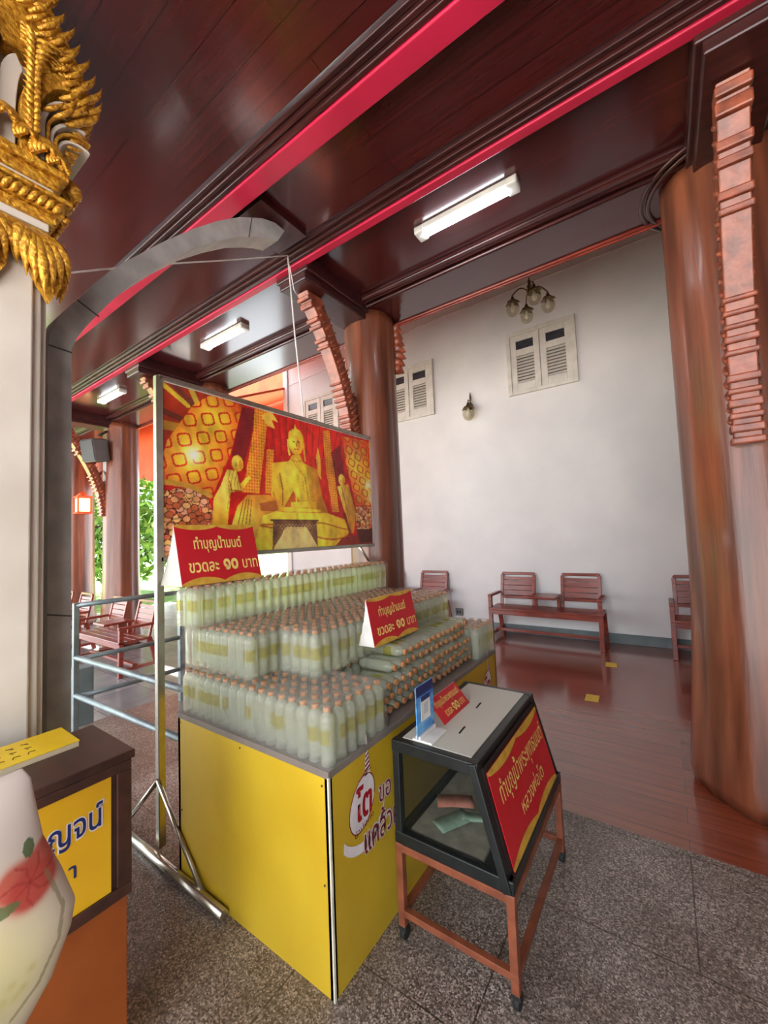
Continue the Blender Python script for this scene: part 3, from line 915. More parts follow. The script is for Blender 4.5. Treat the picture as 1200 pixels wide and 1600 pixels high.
# ------------------------------------------------------------------ printed picture board
class Paint:
    """tiny painter on a y,z grid; the result becomes the colours of a printed sheet"""
    def __init__(s, y0, y1, z0, z1, step):
        s.ny = int((y1 - y0) / step) + 1; s.nz = int((z1 - z0) / step) + 1
        s.Y, s.Z = np.meshgrid(np.linspace(y0, y1, s.ny), np.linspace(z0, z1, s.nz), indexing='ij')
        s.C = np.zeros((s.ny, s.nz, 3))
    def col(s, c):
        return np.array(c, float)
    def fill(s, mask, c, a=1.0):
        c = np.array(c, float)
        mk = (mask * a)[..., None]
        s.C = s.C * (1 - mk) + c * mk
    def poly(s, pts):
        ins = np.zeros(s.Y.shape, bool)
        n = len(pts)
        for i in range(n):
            (y0, z0), (y1, z1) = pts[i], pts[(i + 1) % n]
            if z0 == z1:
                continue
            c = (s.Z > min(z0, z1)) & (s.Z <= max(z0, z1))
            yy = y0 + (s.Z - z0) * (y1 - y0) / (z1 - z0)
            ins ^= c & (s.Y < yy)
        return ins.astype(float)
    def ell(s, cy, cz, ry, rz):
        return ((((s.Y - cy) / ry) ** 2 + ((s.Z - cz) / rz) ** 2) < 1).astype(float)
    def glow(s, cy, cz, r):
        return np.exp(-(((s.Y - cy) ** 2 + (s.Z - cz) ** 2) / (r * r)))
    def line(s, pts, wd):
        m = np.zeros(s.Y.shape)
        for (a, b_) in zip(pts[:-1], pts[1:]):
            ay, az = a; dy, dz = b_[0] - ay, b_[1] - az
            L2 = dy * dy + dz * dz + 1e-9
            t = np.clip(((s.Y - ay) * dy + (s.Z - az) * dz) / L2, 0, 1)
            m = np.maximum(m, ((s.Y - ay - t * dy) ** 2 + (s.Z - az - t * dz) ** 2 < wd * wd / 4).astype(float))
        return m

def sheet(P, pos, name, m, parent):
    """mesh grid carrying the painted colours; pos(i, j) gives the place of a grid point"""
    me = bpy.data.meshes.new(name)
    vs = pos(P.Y, P.Z).reshape(-1, 3)
    off = np.array(wloc(parent)) if parent else np.zeros(3)
    vs = vs - off
    idx = np.arange(P.ny * P.nz).reshape(P.ny, P.nz)
    q = np.stack([idx[:-1, :-1], idx[1:, :-1], idx[1:, 1:], idx[:-1, 1:]], -1).reshape(-1, 4)
    me.from_pydata(vs.tolist(), [], q.tolist())
    a = me.color_attributes.new('print', 'FLOAT_COLOR', 'POINT')
    c = np.clip(P.C, 0, 255) / 255
    c = np.where(c <= 0.04045, c / 12.92, ((c + 0.055) / 1.055) ** 2.4).reshape(-1, 3)
    a.data.foreach_set('color', np.concatenate([c, np.ones((len(c), 1))], 1).ravel().astype(np.float32))
    me.materials.append(M[m])
    me.polygons.foreach_set('use_smooth', [True] * len(me.polygons))
    o = bpy.data.objects.new(name, me)
    COL.objects.link(o)
    o.parent = parent
    return o

XS = -2.19
Y0, Y1, Z0, Z1 = 1.075, 3.03, 1.475, 2.46
sb = thing('picture_board', 'large framed temple picture on a steel stand behind the bottles', 'picture board', (XS, 2.05, 0))
P = Paint(Y0 + 0.02, Y1 - 0.015, Z0 + 0.012, Z1 - 0.02, 0.0042)
Y, Z = P.Y, P.Z
nz = lambda f, g, h: 0.5 + 0.5 * np.sin(f * Y + 3 * np.sin(g * Z)) * np.sin(h * Z + 2 * np.sin(0.7 * f * Y))
P.C[:] = (196, 26, 22)
P.fill(nz(60, 9, 14), (150, 14, 20), 0.55)
P.fill(P.glow(2.25, 2.35, 0.35), (232, 40, 30), 0.8)
for k in range(22):                                              # roof beams of the picture's hall
    P.fill(P.line([(1.55 + 0.07 * k, 2.46), (1.62 + 0.06 * k, 2.15)], 0.008), (120, 10, 18), 0.6)
# left corner: rafters
P.fill(P.poly([(1.07, 2.06), (1.07, 2.46), (1.42, 2.46), (1.27, 2.35)]), (150, 44, 24))
P.fill(P.line([(1.09, 2.43), (1.24, 2.34)], 0.028), (196, 170, 50))
P.fill(P.line([(1.13, 2.46), (1.28, 2.345)], 0.035), (110, 50, 40))
P.fill(P.line([(1.25, 2.46), (1.30, 2.36)], 0.035), (190, 160, 60))
P.fill(P.line([(1.09, 2.28), (1.22, 2.25)], 0.035), (96, 40, 30))
P.fill(P.line([(1.08, 2.2), (1.2, 2.2)], 0.05), (170, 120, 40))
def lattice(poly, cy, cz, sp, tilt, hot):
    mk = P.poly(poly)
    P.fill(mk, (206, 70, 22))
    for (gy, gz, gr) in hot:
        P.fill(mk * P.glow(gy, gz, gr), (226, 202, 60), 0.95)
    u = (Y - cy) * math.cos(tilt) + (Z - cz) * math.sin(tilt)
    v = -(Y - cy) * math.sin(tilt) + (Z - cz) * math.cos(tilt)
    row = np.round(v / sp[1])
    uu = (u + 0.5 * sp[0] * (row % 2)) / sp[0]
    fu = np.abs(uu - np.round(uu)) * sp[0]; fv = np.abs(v / sp[1] - row) * sp[1]
    a, b_ = 0.36 * sp[0], 0.36 * sp[1]
    d = ((fu / a) ** 4 + (fv / b_) ** 4)
    P.fill(mk * ((d > 0.3) & (d < 1.0)), (188, 30, 16), 0.9)
    P.fill(mk * (d <= 0.3), (214, 178, 44), 0.5)
    for (gy, gz, gr) in hot[:1]:
        P.fill(mk * P.glow(gy, gz, gr * 0.25), (250, 246, 214), 1.0)
latL = [(1.085, 2.0), (1.12, 2.12), (1.27, 2.353), (1.385, 2.448), (1.603, 2.43), (1.509, 2.1), (1.39, 1.844), (1.085, 1.90)]
lattice(latL, 1.30, 2.05, (0.118, 0.108), 0.25, [(1.27, 2.06, 0.2), (1.40, 2.30, 0.14)])
latR = [(2.581, 2.41), (3.012, 2.43), (3.012, 1.836), (2.744, 1.826), (2.64, 2.139)]
lattice(latR, 2.85, 2.05, (0.125, 0.09), -0.35, [(2.93, 2.02, 0.17), (2.75, 2.2, 0.15)])
P.fill(P.glow(2.96, 1.90, 0.05), (250, 240, 200), 0.8)
def stones(poly, sc):
    mk = P.poly(poly)
    P.fill(mk, (120, 60, 40))
    r = random.Random(4)
    ys = [p[0] for p in poly]; zs = [p[1] for p in poly]
    for k in range(sc):
        cy, cz = r.uniform(min(ys), max(ys)), r.uniform(min(zs), max(zs))
        c = r.choice([(214, 150, 100), (226, 176, 110), (196, 100, 70), (222, 160, 130), (180, 90, 50)])
        e = P.ell(cy, cz, 0.021, 0.017)
        P.fill(mk * P.ell(cy, cz, 0.025, 0.021), (70, 24, 16))
        P.fill(mk * e, c)
stones([(1.085, 1.838), (1.243, 1.875), (1.352, 1.834), (1.40, 1.675), (1.40, 1.48), (1.085, 1.48)], 300)
stones([(2.743, 1.816), (3.012, 1.826), (3.012, 1.598), (2.732, 1.611)], 130)
P.fill(P.line([(1.09, 1.89), (1.24, 1.88), (1.37, 1.83)], 0.03), (190, 140, 50))
P.fill(P.poly([(1.603, 2.42), (1.736, 2.436), (1.684, 2.294), (1.594, 2.003), (1.518, 2.101)]), (120, 26, 34))
def shaft(poly):
    mk = P.poly(poly)
    P.fill(mk, (214, 96, 30))
    st = (np.sin(150 * (Y + Z)) > 0.1) ^ (np.sin(150 * (Y - Z)) > 0.1)
    P.fill(mk * st, (222, 176, 52), 0.8)
shaft([(1.70, 2.436), (1.817, 2.447), (1.76, 2.1), (1.721, 1.865), (1.591, 1.864), (1.684, 2.278)])
P.fill(P.poly([(1.75, 2.4), (1.84, 2.45), (1.90, 2.38), (1.84, 2.39), (1.87, 2.33), (1.80, 2.34)]), (222, 180, 70))
shaft([(2.349, 2.413), (2.429, 2.429), (2.519, 1.762), (2.437, 1.759), (2.374, 2.109)])
shaft([(1.789, 2.172), (1.856, 2.183), (1.818, 1.874), (1.771, 1.871)])
P.fill(P.poly([(2.266, 2.18), (2.29, 2.27), (2.315, 2.18), (2.318, 2.013), (2.282, 2.045)]), (216, 160, 56))
P.fill(P.poly([(2.44, 2.25), (2.56, 2.33), (2.60, 2.1), (2.55, 1.9), (2.52, 1.9)]), (130, 24, 30))
def gold(mask, cy, cz, r, base=(206, 150, 26), hi=(240, 216, 66)):
    P.fill(mask, base)
    P.fill(mask * np.clip(P.glow(cy, cz, r) * 1.3, 0, 1), hi, 0.9)
lap = P.poly([(1.651, 1.725), (1.883, 1.761), (2.383, 1.749), (2.601, 1.698), (2.645, 1.603), (2.56, 1.513), (2.5, 1.47), (1.5, 1.47), (1.48, 1.583)])
gold(lap, 2.0, 1.66, 0.5)
P.fill(lap * (np.abs(Z - (1.60 + 0.06 * np.sin(5 * (Y - 1.5)))) < 0.008), (190, 104, 24))
P.fill(lap * (np.abs(Z - (1.655 - 0.06 * (Y - 2.1) ** 2 + 0.02 * np.sin(9 * Y))) < 0.006), (184, 100, 26))
tor = P.poly([(1.834, 2.085), (1.987, 2.117), (2.021, 2.167), (2.098, 2.178), (2.13, 2.123), (2.272, 2.088), (2.325, 1.872), (2.39, 1.749), (1.872, 1.745), (1.818, 1.859), (1.831, 1.984)])
gold(tor, 2.05, 1.98, 0.2, (204, 138, 28), (226, 206, 56))
P.fill(P.poly([(2.16, 2.12), (2.272, 2.088), (2.335, 1.86), (2.36, 1.76), (2.27, 1.76), (2.2, 1.85), (2.17, 2.0)]) * tor, (196, 124, 26), 0.6)
P.fill(P.line([(1.90, 2.02), (1.925, 1.90), (1.92, 1.80)], 0.012), (160, 70, 20), 0.8)
P.fill(P.line([(1.84, 1.88), (1.87, 1.78)], 0.012), (160, 60, 16), 0.8)
for k, (q0, q1) in enumerate((((2.03, 2.12), (2.13, 1.90)), ((2.06, 2.11), (2.17, 1.86)))):
    P.fill(P.line([q0, ((q0[0] + q1[0]) / 2 + 0.03, (q0[1] + q1[1]) / 2 + 0.02), q1], 0.007) * tor, (178, 108, 26), 0.7)
P.fill(tor * np.clip((1.90 - Y) / 0.09, 0, 1), (226, 196, 60), 0.5)
P.fill(tor * np.clip((Y - 2.2) / 0.12, 0, 1), (170, 84, 20), 0.55)
P.fill(tor * P.glow(1.98, 2.04, 0.07), (250, 232, 96), 0.6)
P.fill(P.line([(2.0, 2.135), (2.06, 2.12), (2.12, 2.14)], 0.008), (176, 100, 24), 0.7)
P.fill(P.poly([(1.934, 1.786), (2.022, 1.904), (2.085, 1.825), (2.018, 1.785)]), (190, 70, 24))
P.fill(P.line([(2.045, 1.9), (2.055, 1.79), (2.055, 1.69)], 0.014), (214, 186, 60))
gold(P.poly([(1.998, 1.821), (2.261, 1.837), (2.259, 1.794), (1.996, 1.78)]), 2.08, 1.81, 0.1)
gold(P.poly([(1.89, 1.775), (1.95, 1.785), (2.3, 1.775), (2.3, 1.755), (1.93, 1.752)]), 2.1, 1.77, 0.2)
gold(P.poly([(1.627, 1.851), (1.80, 1.861), (1.90, 1.83), (1.89, 1.76), (1.75, 1.72), (1.70, 1.60), (1.66, 1.47), (1.45, 1.47), (1.517, 1.676), (1.554, 1.778)]), 1.6, 1.68, 0.12, (206, 130, 40), (236, 206, 76))
P.fill(P.poly([(1.723, 1.80), (1.865, 1.83), (1.883, 1.753), (1.731, 1.75)]), (150, 60, 30), 0.75)
for k in range(4):
    P.fill(P.line([(1.60 + 0.02 * k, 1.82), (1.545 + 0.03 * k, 1.62)], 0.007), (160, 90, 24))
gold(P.ell(2.06, 2.262, 0.072, 0.09), 2.03, 2.26, 0.06, (206, 150, 30), (246, 226, 76))
P.fill(P.ell(2.085, 2.25, 0.02, 0.045), (190, 96, 30), 0.55)
P.fill(P.line([(2.03, 2.268), (2.05, 2.27)], 0.006) + P.line([(2.075, 2.274), (2.1, 2.274)], 0.006), (130, 60, 16))
P.fill(P.line([(2.045, 2.215), (2.08, 2.218)], 0.007), (150, 50, 20))
P.fill(P.line([(2.062, 2.268), (2.064, 2.238)], 0.006), (170, 90, 24))
gold(P.poly([(1.985, 2.27), (1.992, 2.33), (2.022, 2.357), (2.045, 2.365), (2.056, 2.405), (2.07, 2.372), (2.105, 2.363), (2.135, 2.33), (2.142, 2.27), (2.12, 2.305), (2.06, 2.32), (2.0, 2.305)]), 2.05, 2.35, 0.07)
P.fill(P.line([(1.985, 2.27), (1.988, 2.20), (1.995, 2.17)], 0.02), (226, 196, 70))
P.fill(P.line([(2.138, 2.27), (2.142, 2.21), (2.15, 2.14)], 0.016), (206, 150, 50))
def monk(body, hx, hz, s):
    gold(P.poly(body), body[0][0] + 0.02, body[0][1] - 0.1, 0.15, (206, 150, 40), (240, 220, 100))
    bm_ = P.poly(body)
    for k in range(5):
        P.fill(bm_ * (np.abs((Y - hx) + 0.06 - 0.028 * k - 0.35 * (Z - hz) * (0.1 + 0.12 * k) + 0.006 * np.sin(40 * Z)) < 0.003), (168, 104, 26), 0.6)
    P.fill(bm_ * np.clip((Y - hx + 0.02) / 0.06, 0, 1), (180, 104, 30), 0.45)
    gold(P.ell(hx, hz, 0.043 * s, 0.052 * s), hx - 0.02, hz + 0.015, 0.04, (206, 150, 40), (244, 222, 90))
    P.fill(P.ell(hx + 0.02 * s, hz - 0.004, 0.012, 0.03), (176, 100, 30), 0.5)
    P.fill(P.ell(hx - 0.012 * s, hz - 0.01, 0.007, 0.014), (180, 116, 36), 0.7)
monk([(1.482, 1.998), (1.55, 1.998), (1.574, 1.901), (1.591, 1.879), (1.504, 1.858), (1.484, 1.676), (1.47, 1.48), (1.37, 1.48), (1.38, 1.675), (1.39, 1.815), (1.439, 1.898)], 1.56, 2.047, 1.0)
gold(P.poly([(1.574, 1.917), (1.639, 1.977), (1.657, 1.963), (1.591, 1.879)]), 1.62, 1.94, 0.06)
P.fill(P.line([(1.5, 1.93), (1.51, 1.87), (1.59, 1.875)], 0.008), (150, 90, 24))
monk([(2.502, 1.974), (2.647, 2.005), (2.74, 1.757), (2.699, 1.588), (2.654, 1.588), (2.577, 1.791)], 2.565, 2.034, 0.95)
P.fill(P.line([(2.56, 1.97), (2.60, 1.85), (2.67, 1.6)], 0.012), (160, 96, 30), 0.8)
P.fill(P.poly([(2.56, 1.76), (2.60, 1.76), (2.69, 1.53), (2.66, 1.53)]), (110, 40, 20), 0.8)
P.fill(P.poly([(2.55, 1.55), (3.01, 1.60), (3.01, 1.48), (2.45, 1.48)]), (140, 40, 26))
P.fill(P.poly([(2.74, 1.62), (3.01, 1.62), (3.01, 1.5), (2.78, 1.5)]), (84, 34, 26))
# offering table in front
P.fill(P.poly([(1.831, 1.675), (2.253, 1.675), (2.259, 1.47), (1.82, 1.47)]), (222, 196, 140))
P.fill(P.poly([(1.831, 1.675), (1.95, 1.66), (1.90, 1.58), (1.84, 1.51), (1.82, 1.47)]), (110, 66, 58))
P.fill(P.poly([(2.253, 1.675), (2.13, 1.66), (2.19, 1.58), (2.25, 1.50), (2.259, 1.47)]), (110, 66, 58))
P.fill(P.poly([(1.822, 1.692), (2.262, 1.692), (2.22, 1.64), (1.86, 1.64)]), (96, 50, 48))
P.fill(P.poly([(1.84, 1.66), (2.25, 1.66), (2.2, 1.625), (1.9, 1.625)]) * (np.sin(190 * Y) * np.sin(230 * Z) > 0.2), (190, 150, 120), 0.8)
P.fill(P.line([(1.815, 1.69), (2.27, 1.69)], 0.012), (70, 34, 34))
rp = random.Random(9)
fld = np.zeros(Y.shape)
for k in range(40):
    f_ = rp.uniform(6, 120); a_ = rp.uniform(0, 6.28)
    fld += np.sin(f_ * (Y * math.cos(a_) + Z * math.sin(a_)) + rp.uniform(0, 6.28)) / (1 + f_ / 30)
fld /= np.abs(fld).max()
P.C = np.clip(P.C * (1 + 0.22 * fld[..., None]), 0, 255)
P.fill(np.clip(0.35 * P.glow(2.02, 1.7, 0.35) * (1 + fld), 0, 1), (250, 226, 80), 0.5)
P.C += 10 * (nz(220, 30, 190) - 0.5)[..., None]
P.C = np.clip(P.C * np.array([1.12, 1.1, 1.05]), 0, 255)
B().box(XS - 0.022, XS - 0.002, Y0 + 0.005, Y1 - 0.005, Z0 + 0.003, Z1 - 0.005).build('backing_panel', 'card_white', sb)
sheet(P, lambda a, b_: np.stack([np.full(a.shape, XS), a, b_], -1), 'printed_picture', 'print', sb)
for yy in (Y0, Y1):
    B().box(XS - 0.025, XS + 0.012, yy - 0.018, yy + 0.018, 0.03, Z1 + 0.005).build('post', 'steel', sb, 0.004)
    B().tube([(XS - 0.55, yy - 0.047, 0.021), (XS + 0.6, yy - 0.047, 0.021)], 0.021, 10).build('foot_tube', 'steel', sb)
    for sx, ex in ((1, 0.42), (-1, -0.33)):
        B().tube([(XS, yy - 0.016, 0.36), (XS + ex, yy - 0.038, 0.035)], 0.012, 8).build('brace', 'steel', sb)
for zz in (Z0, Z1):
    B().box(XS - 0.025, XS + 0.012, Y0, Y1, zz - 0.014, zz + 0.014).build('rail', 'steel', sb, 0.004)
B().tube([(XS - 0.01, 2.78, 1.47), (XS - 0.01, 3.02, 1.22)], 0.012, 8).build('brace', 'steel', sb)

# ------------------------------------------------------------------ yellow display stand
TX0, TX1, TY0, TY1, TZ = -1.985, -1.008, 1.055, 2.735, 0.745
st = thing('display_stand', 'yellow laminate display stand carrying the stacked water bottles', 'display stand', ((TX0 + TX1) / 2, (TY0 + TY1) / 2, 0))
B().box(TX0, TX1, TY0, TY0 + 0.018, 0.0, TZ - 0.026).build('front_panel', 'yellow', st)
B().box(TX1 - 0.018, TX1, TY0, TY1, 0.0, TZ - 0.026).build('side_panel', 'yellow', st)
B().box(TX0, TX0 + 0.018, TY0, TY1, 0.0, TZ - 0.026).build('side_panel', 'yellow', st)
B().box(TX0, TX1, TY1 - 0.018, TY1, 0.0, TZ - 0.026).build('back_panel', 'yellow', st)
B().box(TX0 - 0.003, TX1 + 0.003, TY0 - 0.003, TY1 + 0.003, TZ - 0.026, TZ).build('top_board', 'grey_edge', st, 0.002)
B().box(TX1 - 0.003, TX1 + 0.004, TY0 - 0.004, TY0 + 0.006, 0.0, TZ - 0.02).build('corner_trim', 'white_trim', st, 0.001)
scw = B()
for (x, z) in ((TX1 - 0.03, 0.69), (TX1 - 0.03, 0.36), (TX0 + 0.02, 0.70), (TX0 + 0.03, 0.3), (-1.5, 0.70)):
    scw.lathe([(0.004, 0), (0.004, 0.002)], (x, TY0 - 0.001, z), 8, Matrix.Rotation(math.pi / 2, 3, 'X'))
scw.build('screw_heads', 'joint', st)
XT = TX1 + 0.0012
def emblem(yc, zc, s):
    """spired egg-shaped emblem with its letters and a curved ribbon below"""
    w_ = B()
    rr = [(yc + s * 0.075 * math.cos(a) + s * 0.022 * math.sin(a), zc + s * 0.095 * math.sin(a)) for a in [k * 2 * math.pi / 28 for k in range(28)]]
    w_.prism([(XT, y, z) for (y, z) in rr], (0.0004, 0, 0))
    w_.prism([(XT, yc + s * 0.02, zc + s * 0.085), (XT, yc + s * 0.055, zc + s * 0.09), (XT, yc + s * 0.036, zc + s * 0.24)], (0.0004, 0, 0))
    rb = []
    for k in range(13):
        a = math.radians(-150 + 130 * k / 12)
        rb.append((yc + s * 0.155 * math.cos(a) * (0.8 if k > 8 else 1) + s * 0.02, zc - s * 0.055 + s * 0.12 * math.sin(a)))
    ri = [(y + s * 0.004, z + s * 0.035) for (y, z) in rb]
    w_.prism([(XT, y, z) for (y, z) in rb + ri[::-1]], (0.0004, 0, 0))
    w_.build('emblem_ground', 'white_ink', st)
    l_ = B()
    for k in range(27):
        (y0_, z0_), (y1_, z1_) = rr[k], rr[(k + 1) % 28]
        l_.bar((XT + 0.0006, y0_, z0_), (XT + 0.0006, y1_, z1_), 0.0005, 0.0035 * s, up=(0, -(z1_ - z0_), y1_ - y0_))
    for k in range(6):
        q = k / 6
        l_.bar((XT + 0.0007, yc + s * (0.022 + 0.012 * q), zc + s * (0.105 + 0.10 * q)), (XT + 0.0007, yc + s * (0.052 - 0.012 * q), zc + s * (0.115 + 0.10 * q)), 0.0005, 0.008 * s * (1 - 0.5 * q))
    l_.tube([(XT + 0.0005, yc - s * 0.02, zc + s * 0.085), (XT + 0.0005, yc + s * 0.02, zc + s * 0.1), (XT + 0.0005, yc + s * 0.06, zc + s * 0.102)], 0.0016 * s, 5)
    l_.build('emblem_outline', 'purple_ink', st)
    text_mesh('emblem_letters', 'โต', 'red_ink', st, (XT + 0.0006, yc - s * 0.045, zc - s * 0.058), (0, 1, 0), (0, 0.08, 1), s * 0.10, s * 0.125, 0.0004, 0.03)
    text_mesh('emblem_caption', 'ซำปอกง', 'purple_ink', st, (XT + 0.0006, yc - s * 0.05, zc - s * 0.105), (0, 1, 0.22), (0, -0.22, 1), s * 0.12, s * 0.025, 0.0004, 0.0)
emblem(1.235, 0.545, 1.0)
emblem(2.55, 0.56, 0.9)
def ink_text(s, y, z, wd, ht, nm='lettering'):
    text_mesh(nm, s, 'white_ink', st, (XT, y - 0.003, z - 0.003), (0, 1, 0), (0, 0, 1), wd + 0.006, ht + 0.006, 0.0004, 0.05)
    text_mesh(nm, s, 'purple_ink', st, (XT, y, z), (0, 1, 0), (0, 0, 1), wd, ht, 0.0010, 0.005)
ink_text('ขอ', 1.34, 0.485, 0.085, 0.062)
ink_text('แคล้วค', 1.24, 0.352, 0.235, 0.11)

# ------------------------------------------------------------------ water bottles
BR, BH = 0.0295, 0.2
def bottle_proto():
    pr = [(0.024, 0.0), (0.028, 0.004), (0.0285, 0.02), (0.027, 0.026), (0.0285, 0.032), (0.0285, 0.055), (0.0275, 0.06), (0.0285, 0.065), (0.029, 0.10), (0.0292, 0.152), (0.0275, 0.164), (0.021, 0.176), (0.0128, 0.182), (0.0125, 0.187)]
    o = B().lathe(pr, (0, 0, 0), 12).build('water_bottle', 'bottle')
    B().lathe([(0.0128, 0.185), (0.0142, 0.186), (0.0142, 0.198), (0.0125, 0.2)], (0, 0, 0), 10).build('cap', 'cap', o)
    lb = B()
    vs = []
    for k in range(7):
        a = math.radians(-70 + 140 * k / 6)
        vs.append([lb.bm.verts.new((0.0298 * math.cos(a), 0.0298 * math.sin(a), z)) for z in (0.078, 0.128)])
    for k in range(6):
        f = lb.bm.faces.new((vs[k][0], vs[k + 1][0], vs[k + 1][1], vs[k][1])); f.smooth = True
    lb.build('bottle_label', 'label', o)
    return o
proto = bottle_proto()
BL = {
 't1': ('clear brown-capped water bottle standing in the lowest tier along the stand front', 'bottles in the lowest tier, front'),
 't1e': ('clear brown-capped water bottle standing at the far end beyond the lying bottles', 'bottles at the far end of the stand'),
 't2': ('clear brown-capped water bottle standing in the middle tier of the stack', 'bottles in the middle tier'),
 't3': ('clear brown-capped water bottle standing in the topmost row below the picture board', 'bottles in the topmost row'),
 'ly': ('clear water bottle lying flat with its brown cap facing the donation box', 'lying bottles with caps outwards'),
}
LAY = Matrix.Rotation(math.pi / 2, 4, 'Y')
spots = []            # (kind, x, y, z, priority)
pit = 0.0606
rj = random.Random(21)
# lowest tier, front and right strip
for i in range(16):
    x = -1.038 - pit * i
    for j in range(6):
        y = 1.092 + pit * j
        vis = (j == 0) or (x > -1.56 and j <= 2) or (x > -1.30)
        spots.append(('t1', x, y, TZ, 0 if vis else 3))
for i in range(4):
    for j in range(5):
        spots.append(('t1e', -1.038 - pit * i, 2.47 + pit * j, TZ, 0 if (i == 0 or j == 0) else 1))
# lying stack, caps towards +X
for r in range(5):
    n0 = [0, 0, 0, 2, 4][r]
    nn = 17 - (r % 2)
    for k in range(n0, nn):
        spots.append(('ly', -1.045 - 0.012 * rj.random() - 0.02 * (r > 2), 1.455 + 0.0595 * k + (0.03 if r % 2 else 0), TZ + 0.03 + 0.0515 * r, 0))
# middle tier
Z2 = TZ + BH
for i in range(13):
    x = -1.30 - pit * i
    y00 = 1.305 if i < 4 else 1.15
    j = 0
    while y00 + pit * j < 2.60:
        y = y00 + pit * j
        top = i < 9
        pr = 0 if (j < 1 or i == 0 or (i < 4 and j < 12) or (i < 9 and j < 6)) else (1 if top else 3)
        spots.append(('t2', x, y, Z2, pr)); j += 1
# top row
Z3 = Z2 + BH
for i in range(3):
    for j in range(27):
        spots.append(('t3', -1.892 - pit * i, 1.10 + pit * j, Z3, 0 if (i == 0 or j == 0) else 2))
# fill under the raised tiers, close to the visible faces
for i in range(13):
    for j in range(6, 26, 1):
        x, y = -1.30 - pit * i, 1.092 + pit * j
        if i < 2 or i == 12:
            spots.append(('t1', x, y, TZ, 4))
order = sorted(range(len(spots)), key=lambda k: (spots[k][4], spots[k][1] ** 2 + spots[k][2] ** 2))
single = set(order[:300])
stuff = B()
def place(o, kind, x, y, z, spin):
    if kind == 'ly':
        o.rotation_mode = 'ZYX'
        o.rotation_euler = (0, math.pi / 2, spin)
        o.location = (x - BH, y, z)
    else:
        o.rotation_euler = (0, 0, spin)
        o.location = (x, y, z)
first = True
far = []
for k, (kind, x, y, z, pr) in enumerate(spots):
    jx, jy = rj.uniform(-0.0012, 0.0012), rj.uniform(-0.0012, 0.0012)
    spin = rj.uniform(-2.2, 1.2)
    if k in single:
        if first:
            o = proto; first = False
        else:
            o = copy_tree(proto)
        place(o, kind, x + jx, y + jy, z, spin)
        tag(o, BL[kind][0], 'bottle', BL[kind][1])
    else:
        far.append((kind, x + jx, y + jy, z, spin))
if far:
    src = {'bottle': proto.data, 'cap': proto.children[0].data if proto.children[0].name.startswith('cap') else proto.children[1].data}
    bm = bmesh.new()
    for (kind, x, y, z, spin) in far:
        for mi, me in enumerate((src['bottle'], src['cap'])):
            nv = len(bm.verts); nf = len(bm.faces)
            bm.from_mesh(me)
            bm.verts.ensure_lookup_table(); bm.faces.ensure_lookup_table()
            T = Matrix.Translation((x, y, z)) @ Matrix.Rotation(spin, 4, 'Z')
            bmesh.ops.transform(bm, matrix=T, verts=bm.verts[nv:])
            for f in bm.faces[nf:]:
                f.material_index = mi
    me = bpy.data.meshes.new('packed_bottles')
    bm.to_mesh(me); bm.free()
    me.materials.append(M['bottle']); me.materials.append(M['cap'])
    o = bpy.data.objects.new('packed_bottles', me)
    COL.objects.link(o)
    tag(o, 'remaining water bottles packed behind and under the front ones on the yellow stand', 'bottles', kind='stuff')

# shrink film over each block
def film(x0, x1, y0, y1, z0, z1, label, lying=False):
    r = random.Random(int(abs(x0 * 1000 + y0 * 77)))
    b = B()
    nx, ny, nzz = max(2, int((x1 - x0) / 0.03)), max(2, int((y1 - y0) / 0.03)), 7
    def wob(a, c, e):
        return 0.0035 * math.sin(a * 97 + c * 31) * math.sin(c * 83 + e * 57) + 0.002 * math.sin(a * 210 + e * 170)
    def grid(fn, na, nb):
        g = [[b.bm.verts.new(fn(i / na, j / nb)) for j in range(nb + 1)] for i in range(na + 1)]
        for i in range(na):
            for j in range(nb):
                f = b.bm.faces.new((g[i][j], g[i + 1][j], g[i + 1][j + 1], g[i][j + 1])); f.smooth = True
    def P3(u, v, t):
        sh = 0.012 * max(0, (t - 0.8) / 0.2) ** 2
        x = x0 + (x1 - x0) * u; y = y0 + (y1 - y0) * v; z = z0 + (z1 - z0) * t
        x += sh * (1 if u == 0 else -1 if u == 1 else 0); y += sh * (1 if v == 0 else -1 if v == 1 else 0)
        d = wob(x, y, z)
        return (x + (d if u in (0, 1) else 0), y + (d if v in (0, 1) else 0), z + (abs(d) if t == 1 else 0))
    grid(lambda a, t: P3(a, 0, t), nx, nzz)
    grid(lambda a, t: P3(a, 1, t), nx, nzz)
    grid(lambda a, t: P3(0, a, t), ny, nzz)
    grid(lambda a, t: P3(1, a, t), ny, nzz)
    nf0 = len(b.bm.faces)
    grid(lambda a, c: P3(a, c, 1), nx, ny)
    b.bm.faces.ensure_lookup_table()
    for f in b.bm.faces[nf0:]:
        f.material_index = 1
    bmesh.ops.remove_doubles(b.bm, verts=b.bm.verts[:], dist=0.0005)
    return tag(b.build('shrink_film', ['film', 'film_top']), label, 'plastic film')
film(-1.395, -1.003, 1.058, 1.415, TZ, TZ + 0.203, 'clear shrink film round the bottles at the near corner of the stand')
film(-1.99, -1.40, 1.058, 1.43, TZ, TZ + 0.195, 'clear shrink film round the lowest-tier bottles at the front left')
film(-1.27, -1.003, 2.437, 2.75, TZ, TZ + 0.203, 'clear shrink film round the bottles at the far end of the stand')
film(-2.065, -1.514, 1.116, 1.90, Z2, Z2 + 0.203, 'clear shrink film round the left pack of middle-tier bottles')
film(-1.511, -1.267, 1.27, 1.90, Z2, Z2 + 0.203, 'clear shrink film round the middle-tier pack left of the small red tent card')
film(-1.86, -1.267, 1.91, 2.63, Z2, Z2 + 0.203, 'clear shrink film round the middle-tier pack behind the small red tent card')
